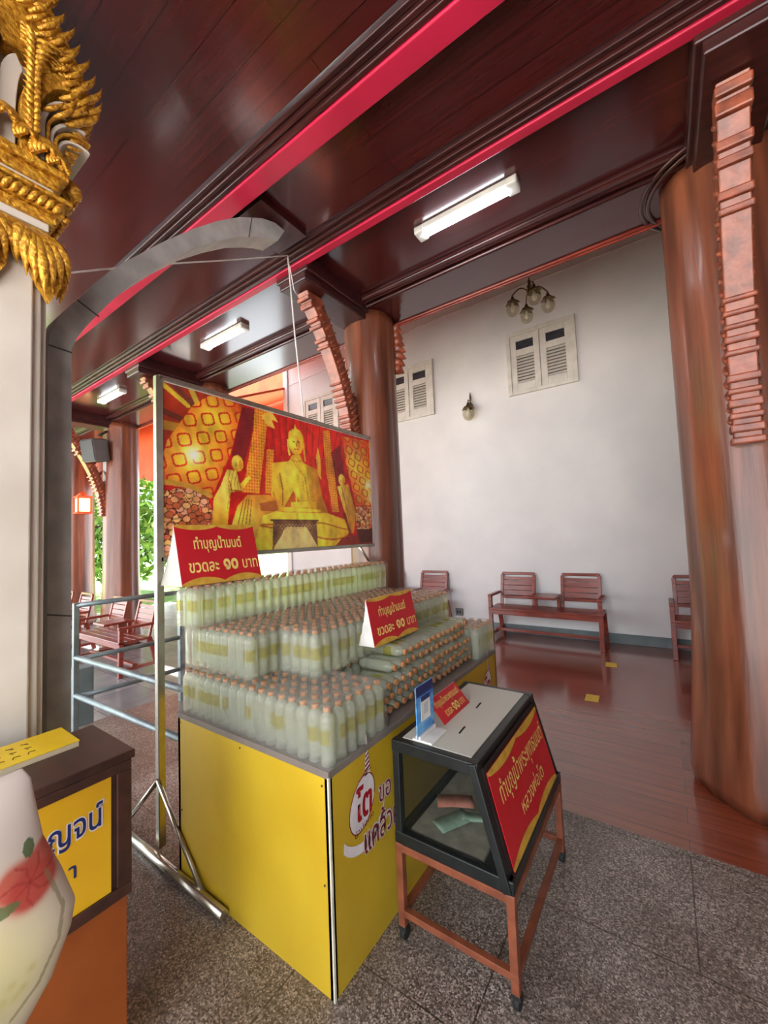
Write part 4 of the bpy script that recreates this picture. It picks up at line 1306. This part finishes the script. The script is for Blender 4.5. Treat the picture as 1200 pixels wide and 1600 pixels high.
film(-2.05, -1.858, 1.066, 2.71, Z3, Z3 + 0.203, 'clear shrink film along the topmost row of bottles')

# ------------------------------------------------------------------ tent cards
def curve_band(y0, y1, zc, amp, th, x_of, up=True):
    """gold wave along the edge of a card, two humps"""
    n = 24
    lo, hi = [], []
    for i in range(n + 1):
        t = i / n
        y = y0 + (y1 - y0) * t
        hump = abs(math.sin(2 * math.pi * t)) ** 0.8
        lo.append((y, zc))
        hi.append((y, zc + (amp * hump + th) * (1 if up else -1)))
    return lo + hi[::-1]

def tent(name, label, y0, y1, xb, zb, xt, zt, xback, dyt=0.0):
    root = thing(name, label, 'tent card', ((xb + xback) / 2, (y0 + y1) / 2, zb))
    F = lambda y, t, e=0.0: Vector((xb + (xt - xb) * t + e, y + dyt * t, zb + (zt - zb) * t))
    B().prism([F(y0, 0), F(y1, 0), F(y1, 1), F(y0, 1)], (-0.002, 0, 0)).build('front_sheet', 'tent_red', root)
    for (e0, up) in ((0.0, True), (1.0, False)):
        pts = curve_band(y0, y1, e0, 0.09 if up else 0.06, 0.03, None, up)
        B().prism([F(y, t, 0.0006) for (y, t) in pts], (0.0004, 0, 0)).build('gold_border', 'tent_gold', root)
    bk = B()
    n = 8
    prev = None
    for i in range(n + 1):
        t = i / n
        x = xt - 0.002 + (xback - xt) * (t ** 1.5)
        z = zt + (zb - zt) * t
        cur = (x, z)
        if prev:
            bk.face([(prev[0], y0, prev[1]), (prev[0], y1, prev[1]), (cur[0], y1, cur[1]), (cur[0], y0, cur[1])], True)
        prev = cur
    bk.face([(xb - 0.003, y0 + 0.004, zb), (xt - 0.003, y0 + 0.004 + dyt, zt), (xt - 0.003 + (xback - xt) * 0.35, y0 + 0.004, zb + (zt - zb) * 0.5), (xback, y0 + 0.004, zb)])
    bo = bk.build('back_sheet', 'card_white', root)
    md = bo.modifiers.new('thickness', 'SOLIDIFY'); md.thickness = 0.002
    h = (zt - zb); wd = y1 - y0
    upv = (xt - xb, dyt, zt - zb)
    text_mesh('lettering', 'ทำบุญน้ำมนต์', 'gold_text', root, F(y0 + wd * 0.19, 0.52, 0.0008), (0, 1, 0), upv, wd * 0.60, h * 0.30, 0.0008, 0.02)
    text_mesh('lettering', 'ขวดละ', 'gold_text', root, F(y0 + wd * 0.10, 0.20, 0.0008), (0, 1, 0), upv, wd * 0.35, h * 0.17, 0.0008, 0.02)
    text_mesh('lettering', '๑๐', 'gold_text', root, F(y0 + wd * 0.51, 0.20, 0.0008), (0, 1, 0), upv, wd * 0.19, h * 0.20, 0.0008, 0.035)
    text_mesh('lettering', 'บาท', 'gold_text', root, F(y0 + wd * 0.76, 0.20, 0.0008), (0, 1, 0), upv, wd * 0.21, h * 0.17, 0.0008, 0.01)
    return root
tent('tent_card', 'larger red tent card with gold lettering on the topmost row below the picture', 1.02, 1.475, -1.87, 1.349, -1.945, 1.645, -2.07)
tent('tent_card', 'smaller red tent card with gold lettering leaning before the middle-tier bottles', 1.565, 1.98, -1.165, 1.02, -1.21, 1.245, -1.262)

# ------------------------------------------------------------------ donation box on its trolley
bx0, bx1, bxt = -0.94, -0.478, -0.583
by0, by1 = 1.345, 2.07
zb, zt = 0.362, 0.75
db = thing('donation_box', 'black-framed donation box with sloping red front beside the yellow stand', 'donation box', ((bx0 + bx1) / 2, (by0 + by1) / 2, zb))
fr = B()
T = 0.034
for y in (by0 + T / 2, by1 - T / 2):
    fr.bar((bx0 + T / 2, y, zb + 0.001), (bx0 + T / 2, y, zt - 0.001), T - 0.003, T - 0.003)
    fr.bar((bx1 - T / 2 - 0.004, y, zb + 0.003), (bxt - T / 2 - 0.004, y, zt - 0.003), T - 0.004, 0.048, up=(0, 1, 0))
    fr.box(bx0, bx1, y - T / 2, y + T / 2, zb, zb + 0.045)
    fr.box(bx0, bxt, y - T / 2, y + T / 2, zt - 0.045, zt)
for (x, z0, z1, ww) in ((bx0, zb, zb + 0.045, T), (bx0, zt - 0.035, zt, T)):
    fr.box(x + 0.001, x + ww, by0 + 0.002, by1 - 0.002, z0 + 0.001, z1 - 0.001)
fr.bar((bx1 - 0.026, by0 + 0.002, zb + 0.0235), (bx1 - 0.026, by1 - 0.002, zb + 0.0235), 0.046, 0.043)
fr.bar((bxt - 0.024, by0 + 0.002, zt - 0.021), (bxt - 0.024, by1 - 0.002, zt - 0.021), 0.043, 0.038)
fr.build('frame', 'black_metal', db, 0.004)
B().box(bx0 + T, bxt - 0.035, by0 + T, by1 - T, zt - 0.008, zt + 0.002).build('top_panel', 'frost', db)
for (y, x) in ((1.545, -0.725), (1.80, -0.755)):
    B().bar((x, y - 0.032, zt + 0.0025), (x - 0.004, y + 0.032, zt + 0.0025), 0.007, 0.002).build('coin_slot', 'slot', db)
B().box(bx0 + 0.01, bx1 - 0.02, by0 + T, by1 - T, zb + 0.005, zb + 0.02).build('floor_board', 'black_metal', db)
for y in (by0 + T / 2, by1 - T / 2):
    B().prism([(bx0 + T, y, zb + 0.045), (bx1 - 0.05, y, zb + 0.045), (bxt - 0.045, y, zt - 0.045), (bx0 + T, y, zt - 0.045)], (0, 0.004, 0)).build('glass_pane', 'pane', db)
B().box(bx0 + 0.012, bx0 + 0.016, by0 + T, by1 - T, zb + 0.045, zt - 0.035).build('glass_pane', 'pane', db)
# sloping front with the red notice
nrm = Vector((zt - zb, 0, bx1 - bxt)).normalized()
def S(v, t, e=0.0):
    p = Vector((bx1 + (bxt - bx1) * t, v, zb + (zt - zb) * t))
    return p + nrm * e
B().prism([S(by0 + 0.03, 0.08, -0.008), S(by1 - 0.03, 0.08, -0.008), S(by1 - 0.03, 0.93, -0.008), S(by0 + 0.03, 0.93, -0.008)], nrm * 0.006).build('front_panel', 'black_metal', db)
sg = B().prism([S(by0 + 0.045, 0.11, 0.0), S(by1 - 0.045, 0.11, 0.0), S(by1 - 0.045, 0.88, 0.0), S(by0 + 0.045, 0.88, 0.0)], nrm * 0.003).build('red_notice', 'tent_red', db)
for (e0, up) in ((0.11, True), (0.88, False)):
    pts = curve_band(by0 + 0.045, by1 - 0.045, e0, 0.055, 0.03, None, up)
    B().prism([S(y, t, 0.0036) for (y, t) in pts], nrm * 0.0005).build('gold_border', 'tent_gold', sg)
upv = (bxt - bx1, 0, zt - zb)
text_mesh('lettering', 'ทำบุญน้ำพระพุทธมนต์', 'gold_text', sg, S(by0 + 0.10, 0.50, 0.0036), (0, 1, 0), upv, 0.56, 0.105, 0.0006, 0.005)
text_mesh('lettering', 'หลวงพ่อโต', 'gold_text', sg, S(by0 + 0.24, 0.29, 0.0036), (0, 1, 0), upv, 0.30, 0.062, 0.0006, 0.005)
# inside: small clear collecting box and banknotes
ib = thing('clear_tray', 'cloudy plastic tray lying inside the donation box', 'tray', (-0.75, 1.62, zb + 0.03))
B().box(-0.90, -0.60, 1.40, 1.92, zb + 0.0205, zb + 0.034).build('tray_base', 'tray', ib, 0.004)
cb_ = thing('clear_ballot_box', 'small clear plastic box with notes inside, under the frosted top', 'box', (-0.68, 1.80, zb + 0.05))
b = B()
for (x0, x1, y0, y1) in ((-0.74, -0.62, 1.72, 1.723), (-0.74, -0.62, 1.857, 1.86), (-0.74, -0.737, 1.72, 1.86), (-0.623, -0.62, 1.72, 1.86)):
    b.box(x0, x1, y0, y1, zb + 0.035, zb + 0.22)
b.box(-0.74, -0.62, 1.72, 1.86, zb + 0.0345, zb + 0.037)
b.build('walls', 'pane', cb_)
def note(x, y, z, r, m, label, s=1.0, tilt=0.0):
    s *= 1.15
    b = B()
    n = 8
    prev = None
    for i in range(n + 1):
        u = (i / n - 0.5) * 0.13 * s
        h = 0.002 * math.sin(i * 0.6 + x * 40) + tilt * u + 0.004
        cur = [(u, -0.033 * s, h + 0.007), (u, 0.033 * s, h + 0.011)]
        if prev:
            b.face([prev[0], cur[0], cur[1], prev[1]], True)
        prev = cur
    bmesh.ops.remove_doubles(b.bm, verts=b.bm.verts[:], dist=0.0002)
    o = b.build('banknote', m)
    md = o.modifiers.new('thickness', 'SOLIDIFY'); md.thickness = 0.0008
    o.location = (x, y, z); o.rotation_euler = (0, 0, r)
    return tag(o, label, 'banknote')
note(-0.80, 1.60, zb + 0.047, 0.5, 'note_red', 'crumpled pink banknote inside the donation box')
note(-0.765, 1.50, zb + 0.039, 1.1, 'note_green', 'pale green banknote lying inside the donation box before the pink one')
note(-0.70, 1.56, zb + 0.039, 0.3, 'note_green', 'small folded green banknote inside the donation box, right of the others', 0.6)
note(-0.685, 1.79, zb + 0.07, 1.3, 'note_green', 'pale banknote in the small clear box inside the donation box', 0.8, 0.6)

tr = thing('trolley_stand', 'brown steel trolley stand on casters under the donation box', 'stand', (-0.71, 1.71, 0))
for (x, y) in ((bx0 + 0.015, by0 + 0.015), (bx1 - 0.015, by0 + 0.015), (bx0 + 0.015, by1 - 0.015), (bx1 - 0.015, by1 - 0.015)):
    lg = B().box(x - 0.014, x + 0.014, y - 0.014, y + 0.014, 0.055, zb).build('leg', 'rust', tr, 0.002)
    b = B().lathe([(0.022, -0.011), (0.025, -0.007), (0.025, 0.007), (0.022, 0.011)], (x, y + 0.008, 0.025), 14, Matrix.Rotation(math.pi / 2, 3, 'Y'))
    b.box(x - 0.016, x + 0.016, y - 0.012, y + 0.014, 0.04, 0.056)
    b.build('caster', 'rubber', tr)
b = B()
for z, s in ((zb - 0.016, 0.028), (0.105, 0.024)):
    for y in (by0 + 0.015, by1 - 0.015):
        b.bar((bx0, y, z), (bx1, y, z), s, s)
    for x in (bx0 + 0.015, bx1 - 0.015):
        b.bar((x, by0, z), (x, by1, z), s, s)
b.build('rails', 'rust', tr, 0.002)

# things on top of the box
qc = thing('payment_card_stand', 'blue payment card in a white stand on the near corner of the donation box', 'card stand', (-0.82, 1.44, zt))
B().box(-0.86, -0.775, 1.375, 1.505, zt + 0.002, zt + 0.01).box(-0.845, -0.823, 1.375, 1.505, zt + 0.01, zt + 0.022).build('base', 'card_white', qc, 0.002)
B().box(-0.836, -0.832, 1.37, 1.508, zt + 0.012, zt + 0.205).build('card', 'blue_card', qc)
B().box(-0.832, -0.8312, 1.371, 1.507, zt + 0.165, zt + 0.204).build('card_heading', 'navy', qc)
ph_ = B().box(-0.832, -0.8308, 1.405, 1.477, zt + 0.065, zt + 0.155).build('white_panel', 'card_white', qc, 0.0)
B().box(-0.8309, -0.8303, 1.405, 1.477, zt + 0.140, zt + 0.158).build('panel_heading', 'navy', qc)
B().box(-0.8309, -0.8303, 1.424, 1.458, zt + 0.088, zt + 0.128).build('code_patch', 'pale_grey', qc)
tc_ = thing('small_tent_card', 'small red card with gold lettering on the donation box behind the blue card', 'card', (-0.86, 1.70, zt))
F = lambda y, t, e=0.0: Vector((-0.805 - 0.075 * t + e, y, zt + 0.002 + 0.085 * t))
B().prism([F(1.55, 0), F(1.81, 0), F(1.81, 1), F(1.55, 1)], (-0.002, 0, -0.001)).build('front_sheet', 'tent_red', tc_)
B().prism([F(1.55, 1), F(1.81, 1), Vector((-0.915, 1.81, zt + 0.002)), Vector((-0.915, 1.55, zt + 0.002))], (-0.002, 0, 0.0)).build('back_sheet', 'card_white', tc_)
upv = (-0.075, 0, 0.085)
text_mesh('lettering', 'ทำบุญน้ำพระพุทธมนต์', 'gold_text', tc_, F(1.565, 0.50, 0.001), (0, 1, 0), upv, 0.225, 0.045, 0.0008, 0.01)
text_mesh('lettering', 'ขวดละ', 'gold_text', tc_, F(1.60, 0.15, 0.001), (0, 1, 0), upv, 0.065, 0.025, 0.0008, 0.01)
text_mesh('lettering', '๑๐', 'gold_text', tc_, F(1.675, 0.13, 0.001), (0, 1, 0), upv, 0.055, 0.035, 0.0008, 0.03)
text_mesh('lettering', 'บาท', 'gold_text', tc_, F(1.74, 0.15, 0.001), (0, 1, 0), upv, 0.045, 0.025, 0.0008, 0.0)

# ------------------------------------------------------------------ railing and short post on the terrace edge
rl = thing('steel_railing', 'grey tubular steel railing behind the left end of the picture board', 'railing', (-4.12, 1.33, 0))
B().box(-4.14, -4.10, 1.31, 1.35, 0, 1.09).build('post', 'rail_steel', rl, 0.004)
B().tube([(-4.12, 1.33, 1.07), (-4.05, 2.2, 1.07)], 0.022, 10).build('top_rail', 'rail_steel', rl)
for z in (0.62, 0.31):
    B().tube([(-4.12, 1.33, z), (-4.05, 2.2, z)], 0.02, 10).build('rail', 'rail_steel', rl)
    B().tube([(-4.12, 1.33, z + 0.02), (-2.3, 1.40, z + 0.02)], 0.022, 10).build('rail', 'rail_steel', rl)
B().box(-4.08, -4.03, 2.17, 2.22, 0, 1.09).build('post', 'rail_steel', rl, 0.004)
tag(B().box(-4.46, -4.30, 1.38, 1.53, -0.15, 0.49).build('bollard', 'base_grey', None, 0.01), 'short square grey post standing behind the railing corner', 'post')

# ------------------------------------------------------------------ cabinet, booklet and tote bag at the left edge
XC = -1.40
cab = thing('wooden_cabinet', 'dark wooden cabinet with a yellow lit-looking notice at the left edge', 'cabinet', (-1.55, 0.1, 0))
B().box(-1.70, XC, -0.5, 0.595, 0.505, 0.90).build('upper_case', 'cab_dark', cab, 0.004)
B().box(-1.71, XC + 0.01, -0.5, 0.605, 0.90, 0.925).build('top_board', 'cab_dark', cab, 0.003)
B().box(-1.69, XC - 0.012, -0.5, 0.59, 0.0, 0.505).build('base', 'cab_brown', cab, 0.003)
b = B()
for (y0, y1, z0, z1) in ((0.555, 0.595, 0.545, 0.872), (-0.5, 0.595, 0.51, 0.545), (-0.5, 0.595, 0.872, 0.90)):
    b.box(XC, XC + 0.01, y0, y1, z0, z1)
b.build('face_frame', 'cab_dark', cab, 0.003)
np_ = B().box(XC, XC + 0.003, -0.5, 0.541, 0.545, 0.872).build('notice_panel', 'cab_yellow', cab)
text_mesh('lettering', 'ญจน์', 'white_ink', np_, (XC + 0.003, 0.388, 0.722), (0, 1, 0.04), (0, 0, 1), 0.135, 0.092, 0.0006, 0.045)
text_mesh('lettering', 'ญจน์', 'navy', np_, (XC + 0.003, 0.392, 0.727), (0, 1, 0.04), (0, 0, 1), 0.127, 0.084, 0.0012, 0.012)
text_mesh('lettering', 'า', 'navy', np_, (XC + 0.003, 0.437, 0.645), (0, 1, 0), (0, 0, 1), 0.018, 0.035, 0.0012, 0.012)
bk = thing('booklet', 'yellow paper booklet lying on the dark cabinet', 'booklet', (-1.66, 0.45, 0.925))
def bq(z0, z1, e=0.0):
    c = [(-1.565 - e, 0.518 - e), (-1.735 + e, 0.52 - e), (-1.735 + e, 0.20), (-1.565 - e, 0.20)]
    return [(x, y, z0) for (x, y) in c]
B().prism(bq(0.9255, 0, 0.002), (0, 0, 0.016)).build('pages', 'paper', bk)
B().prism(bq(0.9415, 0), (0, 0, 0.002)).build('cover', 'book_yellow', bk)
b = B()
for k in range(3):
    for q in range(3):
        b.tube([(-1.60 - 0.04 * k, 0.40 - 0.035 * q + 0.01 * k, 0.9437), (-1.615 - 0.04 * k, 0.405 - 0.035 * q, 0.9437), (-1.61 - 0.04 * k, 0.42 - 0.035 * q, 0.9437)], 0.0016, 5)
b.build('cover_writing', 'ink', bk)

XB = -0.90
bg_ = thing('tote_bag', 'white canvas tote bag with a painted red flower in front of the cabinet', 'bag', (XB, 0.1, 0.7))
P = Paint(0.0, 1.0, 0.0, 1.0, 1 / 220)
zr = [1.19, 1.17, 1.107, 1.068, 1.0, 0.935, 0.898, 0.837, 0.79, 0.74, 0.70]
yr = [0.218, 0.229, 0.239, 0.246, 0.272, 0.292, 0.286, 0.26, 0.222, 0.15, 0.05]
zt_, zb_ = 1.19, 0.70
P.C[:] = (226, 210, 200)
def bagyz(u, t):
    z = zb_ + (zt_ - zb_) * t
    r_ = np.interp(z, zr[::-1], yr[::-1])
    l_ = -0.12
    return l_ + (r_ - l_) * u, z
GY, GZ = bagyz(P.Y, P.Z)
P.Y, P.Z = GY, GZ
rose = (GY - 0.222) ** 2 / 0.028 ** 2 + (GZ - 1.03) ** 2 / 0.034 ** 2
P.fill(P.glow(0.16, 0.93, 0.09), (222, 206, 150), 0.9)
P.fill(P.glow(0.20, 0.88, 0.06), (226, 214, 160), 0.8)
P.fill(P.glow(0.12, 0.84, 0.06), (150, 148, 90), 0.7)
for (cy, cz, r_, c) in ((0.205, 1.03, 0.026, (206, 96, 78)), (0.235, 1.04, 0.022, (200, 88, 74)), (0.222, 1.01, 0.028, (196, 74, 62)), (0.247, 1.055, 0.015, (206, 104, 88)), (0.238, 1.015, 0.022, (204, 84, 70))):
    P.fill(np.clip(1.6 * np.exp(-(((GY - cy) ** 2 + (GZ - cz) ** 2) / r_ ** 2) ** 2), 0, 1), c, 0.95)
for k in range(7):
    a = k * 0.9
    P.fill(P.line([(0.222, 1.02), (0.222 + 0.02 * math.cos(a), 1.02 + 0.022 * math.sin(a)), (0.222 + 0.036 * math.cos(a + 0.3), 1.02 + 0.036 * math.sin(a + 0.3))], 0.0035), (168, 52, 48), 0.5)
for (cy, cz) in ((0.20, 0.885), (0.215, 0.87), (0.225, 0.89), (0.205, 0.865), (0.19, 0.87)):
    P.fill(P.glow(cy, cz, 0.006), (206, 190, 120), 0.7)
P.fill(P.ell(0.222, 1.07, 0.008, 0.014), (90, 110, 70), 0.9)
P.fill(P.ell(0.18, 1.0, 0.03, 0.010), (100, 116, 70), 0.8)
P.fill(P.line([(0.244, 1.02), (0.268, 0.95), (0.262, 0.90), (0.235, 0.855), (0.2, 0.835)], 0.006), (150, 136, 100), 0.6)
def bagpos(sgn):
    def f(y, z):
        u = np.linspace(0, 1, P.ny)[:, None]; t = np.linspace(0, 1, P.nz)[None, :]
        bulge = 0.035 * np.sqrt(np.clip(1 - (2 * u - 1) ** 4, 0, 1)) * np.clip(1.05 - t ** 6, 0.15, 1)
        fold = 0.006 * np.sin(9 * u + 5 * t) * np.sin(7 * t)
        return np.stack([XB + sgn * (bulge + 0) + fold * (1 - (2 * u - 1) ** 2), y, z], -1)
    return f
sheet(P, bagpos(1), 'printed_front', 'cloth', bg_)
P.C[:] = (222, 208, 198)
sheet(P, bagpos(-1), 'back_cloth', 'cloth', bg_)
B().tube([(XB + 0.01, 0.12, 1.17), (XB + 0.01, 0.135, 1.3), (XB + 0.01, 0.06, 1.5), (XB + 0.01, -0.03, 1.3), (XB + 0.01, -0.03, 1.17)], 0.009, 6).build('handle', 'cloth_plain', bg_)

# ------------------------------------------------------------------ far left: speaker, lantern, roof details, garden
sp = thing('loudspeaker', 'dark loudspeaker mounted high on the grey-brown column beyond the arch', 'speaker', (-7.75, 2.75, 3.1))
B().box(-7.86, -7.58, 2.62, 2.89, 2.98, 3.36).build('speaker_box', 'speaker_grey', sp, 0.02)
B().box(-7.85, -7.59, 2.608, 2.62, 3.0, 3.34).build('speaker_grille', 'black_box', sp, 0.01)
sp.rotation_euler = (0.18, 0, 0.35)
B().bar((-7.7, 2.85, 3.42), (-7.7, 3.0, 3.5), 0.05, 0.03).build('mount_arm', 'black_box', sp)

LX, LY = -10.40, 3.47
ln = thing('lantern', 'small glowing orange lantern on the reddish column at far left', 'lantern', (LX, LY, 2.3))
b = B().box(LX - 0.14, LX + 0.14, LY - 0.14, LY + 0.14, 2.30, 2.34).box(LX - 0.14, LX + 0.14, LY - 0.14, LY + 0.14, 2.64, 2.68)
for x in (LX - 0.12, LX + 0.12):
    for y in (LY - 0.12, LY + 0.12):
        b.box(x - 0.015, x + 0.015, y - 0.015, y + 0.015, 2.34, 2.64)
b.lathe([(0.13, 0), (0.07, 0.07), (0.02, 0.12)], (LX, LY, 2.68), 8)
b.build('lantern_frame', 'orange_wood', ln)
B().box(LX - 0.105, LX + 0.105, LY - 0.105, LY + 0.105, 2.35, 2.63).build('lit_pane', 'lantern_glow', ln)

# orange boarded eaves and scalloped fascia beyond the wall end
struct('ceiling_eave', B().prism([(-6.9, 3.6, 3.85), (-6.9, 9.2, 6.3), (-14.5, 9.2, 6.3), (-14.5, 3.6, 3.85)], (0, 0, 0.05)), 'orange_wood')
struct('wall_gable', B().box(-22, -6.95, 9.3, 9.4, 4.2, 9.5), 'orange_wood')
fa = B()
out = [(-8.3, 4.01)]
for k in range(7):
    x = -8.3 - k * 0.45
    for i in range(1, 7):
        a = math.pi * i / 6
        out.append((x - 0.225 + 0.225 * math.cos(a), 3.0 - 0.14 * math.sin(a) + 0.10 * (k % 2)))
out += [(-11.45, 4.01)]
fa.prism([(x, 4.0, z) for (x, z) in out], (0, 0.06, 0))
tag(fa.build('fascia_board', 'orange_wood'), 'orange scalloped fascia board beyond the loudspeaker column', 'fascia board')

def tree(name, label, x, y, h, r, m, seed, n=2600):
    rnd = random.Random(seed)
    root = thing(name, label, 'tree', (x, y, -0.4), 'garden trees beyond the terrace')
    tr_ = B()
    tr_.tube([(x, y, -0.4), (x + 0.2, y + 0.1, h * 0.3), (x - 0.1, y, h * 0.6), (x, y + 0.2, h * 0.85)], [0.3, 0.22, 0.15, 0.06], 8)
    for k in range(5):
        a = rnd.uniform(0, 6.28); z0 = h * rnd.uniform(0.2, 0.5)
        tr_.tube([(x, y, z0), (x + r * 0.35 * math.cos(a), y + r * 0.35 * math.sin(a), z0 + 0.5), (x + r * 0.75 * math.cos(a), y + r * 0.75 * math.sin(a), z0 + 0.9)], [0.1, 0.07, 0.03], 6)
    tr_.build('trunk', 'bark', root)
    b = B()
    for k in range(n):
        u = Vector((rnd.gauss(0, 1), rnd.gauss(0, 1), rnd.gauss(0, 1))).normalized() * (rnd.random() ** 0.4)
        c = Vector((x + u.x * r, y + u.y * r, h * 0.55 + u.z * h * 0.52))
        a = Vector((rnd.gauss(0, 1), rnd.gauss(0, 1), rnd.gauss(0, 1))).normalized()
        q = a.cross(Vector((rnd.gauss(0, 1), rnd.gauss(0, 1), rnd.gauss(0, 1)))).normalized()
        L = rnd.uniform(0.12, 0.24)
        b.face([c - a * L, c - q * L * 0.4, c + a * L, c + q * L * 0.4])
    b.build('foliage', m, root)
for i, (x, y, h, r, m) in enumerate(((-17, 2.5, 4.2, 2.2, 'leaf_a'), (-20, 6.0, 6.0, 3.0, 'leaf_b'), (-16, 6.5, 4.4, 2.0, 'leaf_a'), (-25, 14.5, 7.0, 3.5, 'leaf_b'), (-22, 2.0, 6.5, 3.0, 'leaf_b'), (-15.5, 9.5, 4.0, 2.2, 'leaf_a'), (-19.5, 12.5, 5.5, 3.0, 'leaf_a'))):
    tree('garden_tree', ['sunlit bushy tree between the two far columns', 'tall green tree behind the grey-brown column', 'pale green tree seen left of the picture board post', 'far dark tree at the back of the garden',
                         'dark tree behind the reddish column', 'low sunlit tree seen under the picture board', 'broad tree behind the low sunlit one'][i], x, y, h, r, m, 40 + i)
struct('floor_lawn', B().box(-60, -13.5, -10, 50, -0.4, -0.39), 'grass')
